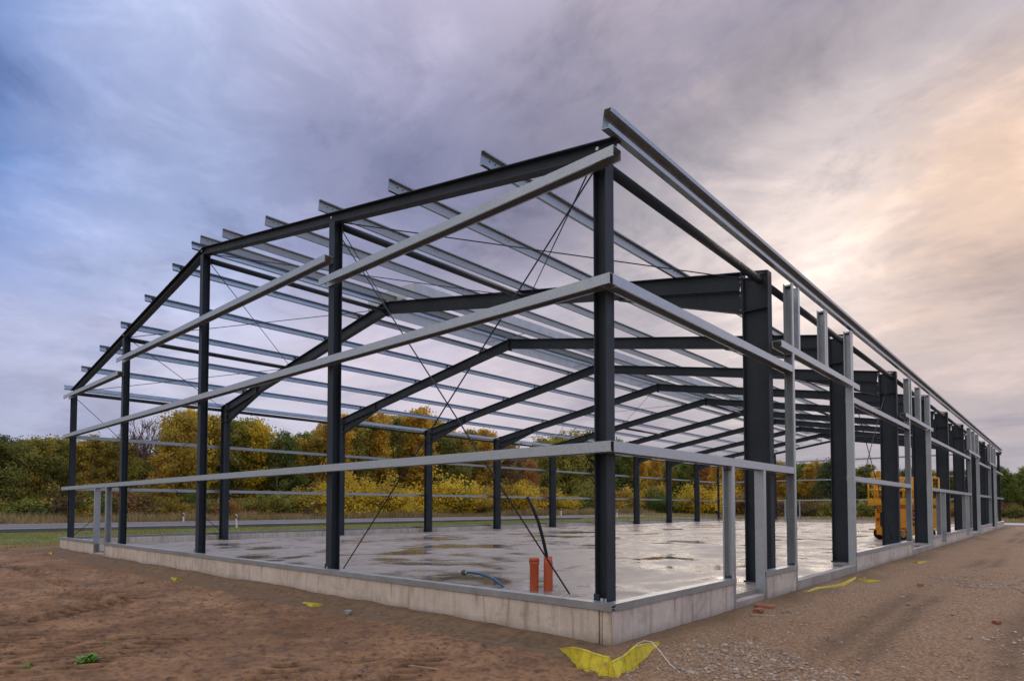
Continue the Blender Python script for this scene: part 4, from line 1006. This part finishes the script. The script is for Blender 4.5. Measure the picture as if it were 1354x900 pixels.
def board(x0, x1, y_px, w, mat, label, seed):
    a = px_z(x0, y_px, SLAB_Z); b = px_z(x1, y_px-.6, SLAB_Z); m_ = (a+b)/2; ln = (b-a).length
    o = MB().box((-ln/2, -w/2, 0), (ln/2, w/2, .05), .006).build('timber_board', mat); o.location = (m_.x, m_.y, SLAB_Z+.003); o.rotation_euler = (0, 0, math.atan2(b.y-a.y, b.x-a.x)); tag(o, label, 'board')
board(742, 786, 704.5, .14, mat_plain('dark_timber', (.13, .06, .04), .6, 0, .3, 4), 'dark brown timber lying on the wet floor', 1)
board(880, 901, 700, .35, mat_plain('red_timber', (.34, .15, .09), .6, 0, .3, 4), 'reddish board lying on the wet floor towards the far end', 2)
# weeds
def weed(px, py, n_, s_, label):
    p = gp(px, py); p.z = max(gz(p.x+a, p.y+b) for a in (-.1, 0, .1) for b in (-.1, 0, .1)); o = empty('weed', tuple(p), label=label, cat='weed'); rw = random.Random(px)
    for k in range(n_):
        a = rw.random()*6.28; ln = s_*rw.uniform(.7, 1.6); el = rw.uniform(.15, 1.1); w = ln*.22; b = Vector((rw.gauss(0, s_*.5), rw.gauss(0, s_*.5), -.01))
        d = Vector((math.cos(a)*math.cos(el), math.sin(a)*math.cos(el), math.sin(el))); sd_ = Vector((-math.sin(a), math.cos(a), 0))
        v = [b, b+d*ln*.5+sd_*w+Vector((0, 0, .004)), b+d*ln-Vector((0, 0, ln*.15)), b+d*ln*.5-sd_*w+Vector((0, 0, .004)), b+d*ln*.55-Vector((0, 0, .003))]
        mesh_obj('leaf', v, [(0, 3, 4), (0, 4, 1), (4, 3, 2), (4, 2, 1)], M['weed'], o)
M['weed'] = mat_plain('weed_leaf', (.12, .23, .025), .6, 0, .3, 20)
weed(116, 875, 60, .085, 'largest bright green weed tuft on the rutted soil'); weed(37, 880, 14, .05, 'small green weed off by the track ruts'); weed(144, 868, 10, .035, 'tiny green weed beside the largest tuft')

# ------------------------------------------------------------------ scissor lift
M['lift'] = mat_plain('lift_orange_paint', (.78, .30, .008), .4, 0, .12, 3, .5); M['rubber'] = mat_plain('tyre_rubber', (.02, .02, .021), .8, 0, .2); M['lifty'] = mat_plain('lift_yellow_paint', (.82, .38, .012), .4, 0, .1, 3, .5)
A_, B_ = Vector((-2.15, 25.3)), Vector((-.95, 27.3)); c_ = (A_+B_)/2; ang = math.atan2(B_.y-A_.y, B_.x-A_.x)
lift = empty('scissor_lift', (c_.x, c_.y, SLAB_Z), ang, label='orange-yellow scissor lift with guard rails parked on the floor slab', cat='scissor lift')
LN, WD = 2.6, 1.4
hx, hy = LN/2, WD/2
ch = MB().box((-hx+.12, -hy+.30, .20), (hx-.12, hy-.30, .62), .03).build('chassis', M['lift'], lift)
for sx in (-1, 1):
    MB().box((sx*(hx-.30)-.30, -hy+.02, .40), (sx*(hx-.30)+.30, -hy+.27, .47), .01).build('mudguard', M['lift'], ch); MB().box((sx*(hx-.30)-.30, hy-.27, .40), (sx*(hx-.30)+.30, hy-.02, .47), .01).build('mudguard', M['lift'], ch)
for sx in (-1, 1):
    for sy in (-1, 1):
        cx_, cy_ = sx*(hx-.50), sy*(hy-.16); r = .27; n = 24
        prof = [(r*.55, -.12), (r*.9, -.125), (r, -.09), (r, .09), (r*.9, .125), (r*.55, .12)]
        v = [(rr*math.cos(2*math.pi*k/n), t, rr*math.sin(2*math.pi*k/n)) for rr, t in prof for k in range(n)]; m_ = len(prof)
        f = [(i*n+k, ((i+1) % m_)*n+k, ((i+1) % m_)*n+(k+1) % n, i*n+(k+1) % n) for i in range(m_) for k in range(n)]
        w = mesh_obj('wheel', v, f, M['rubber'], lift, True, (cx_, cy_, r))
        MB().tube([(0, -.10, 0), (0, .10, 0)], r*.56, 16).build('rim', M['lift'], w); MB().tube([(0, -.14*1, 0), (0, .14, 0)], .07, 8).build('hub', M['grey'], w)
MB().box((-hx-.10, -hy+.08, .58), (-hx+.30, -hy+.70, 1.22), .03).build('battery_box', M['black'], lift)
MB().box((-hx+.32, -hy+.03, .50), (-hx+1.0, hy-.05, 1.36), .04).build('engine_housing', M['lift'], lift)
MB().box((hx-.85, -hy+.03, .50), (hx-.03, hy-.03, 1.34), .04).build('hydraulic_housing', M['lift'], lift)
# folded scissor arms
for sy in (-.42, .42):
    for i in range(4):
        z0, z1 = .72+i*.19, .86+i*.19; d = 1 if i % 2 else -1
        beam('scissor_arm', (-1.15*d, sy, z0), (1.15*d, sy, z1), P_R(.11, .05), (0, 0, 1), M['lift'], lift)
for i in range(4): beam('pivot', (0, -.47, .79+i*.19), (0, .47, .79+i*.19), P_O(.035, 10), (0, 0, 1), M['grey'], lift)
PZ_ = 1.52
deck = MB().box((-hx, -hy, PZ_), (hx, hy, PZ_+.10), .008).build('platform_deck', M['lift'], lift)
MB().box((-hx+.3, -hy+.2, PZ_-.14), (hx-.3, hy-.2, PZ_-.002), .01).build('deck_beam', M['lift'], deck)
for sy in (-1, 1): MB().box((-hx, sy*(hy-.012)-.010, PZ_+.101), (hx, sy*(hy-.012)+.010, PZ_+.30)).build('toe_board', M['lifty'], deck)
for sx in (-1, 1): MB().box((sx*(hx-.012)-.010, -hy+.03, PZ_+.101), (sx*(hx-.012)+.010, hy-.03, PZ_+.30)).build('toe_board', M['lifty'], deck)
RT = 2.72
for zz in (RT, PZ_+.68):
    for sy in (-1, 1): beam('guard_rail', (-hx+.03, sy*(hy-.03), zz), (hx-.03, sy*(hy-.03), zz), P_O(.034, 8), (0, 0, 1), M['lifty'], lift, True)
    for sx in (-1, 1): beam('guard_rail', (sx*(hx-.03), -hy+.03, zz), (sx*(hx-.03), hy-.03, zz), P_O(.034, 8), (0, 0, 1), M['lifty'], lift, True)
for sy in (-1, 1):
    for xx in np.linspace(-hx+.03, hx-.03, 6): beam('guard_post', (xx, sy*(hy-.03), PZ_+.1), (xx, sy*(hy-.03), RT), P_O(.034, 8), (1, 0, 0), M['lifty'], lift, True)
for sx in (-1, 1):
    for yy in np.linspace(-hy+.35, hy-.35, 2): beam('guard_post', (sx*(hx-.03), yy, PZ_+.1), (sx*(hx-.03), yy, RT), P_O(.034, 8), (1, 0, 0), M['lifty'], lift, True)
MB().box((-hx+.10, -hy-.06, RT-.28), (-hx+.42, -hy+.10, RT-.02), .02).build('control_box', M['lifty'], lift)
MB().box((-hx+.75, -hy-.012, PZ_+.14), (-hx+1.0, -hy-.004, PZ_+.27)).build('warning_plate', M['white'], lift)
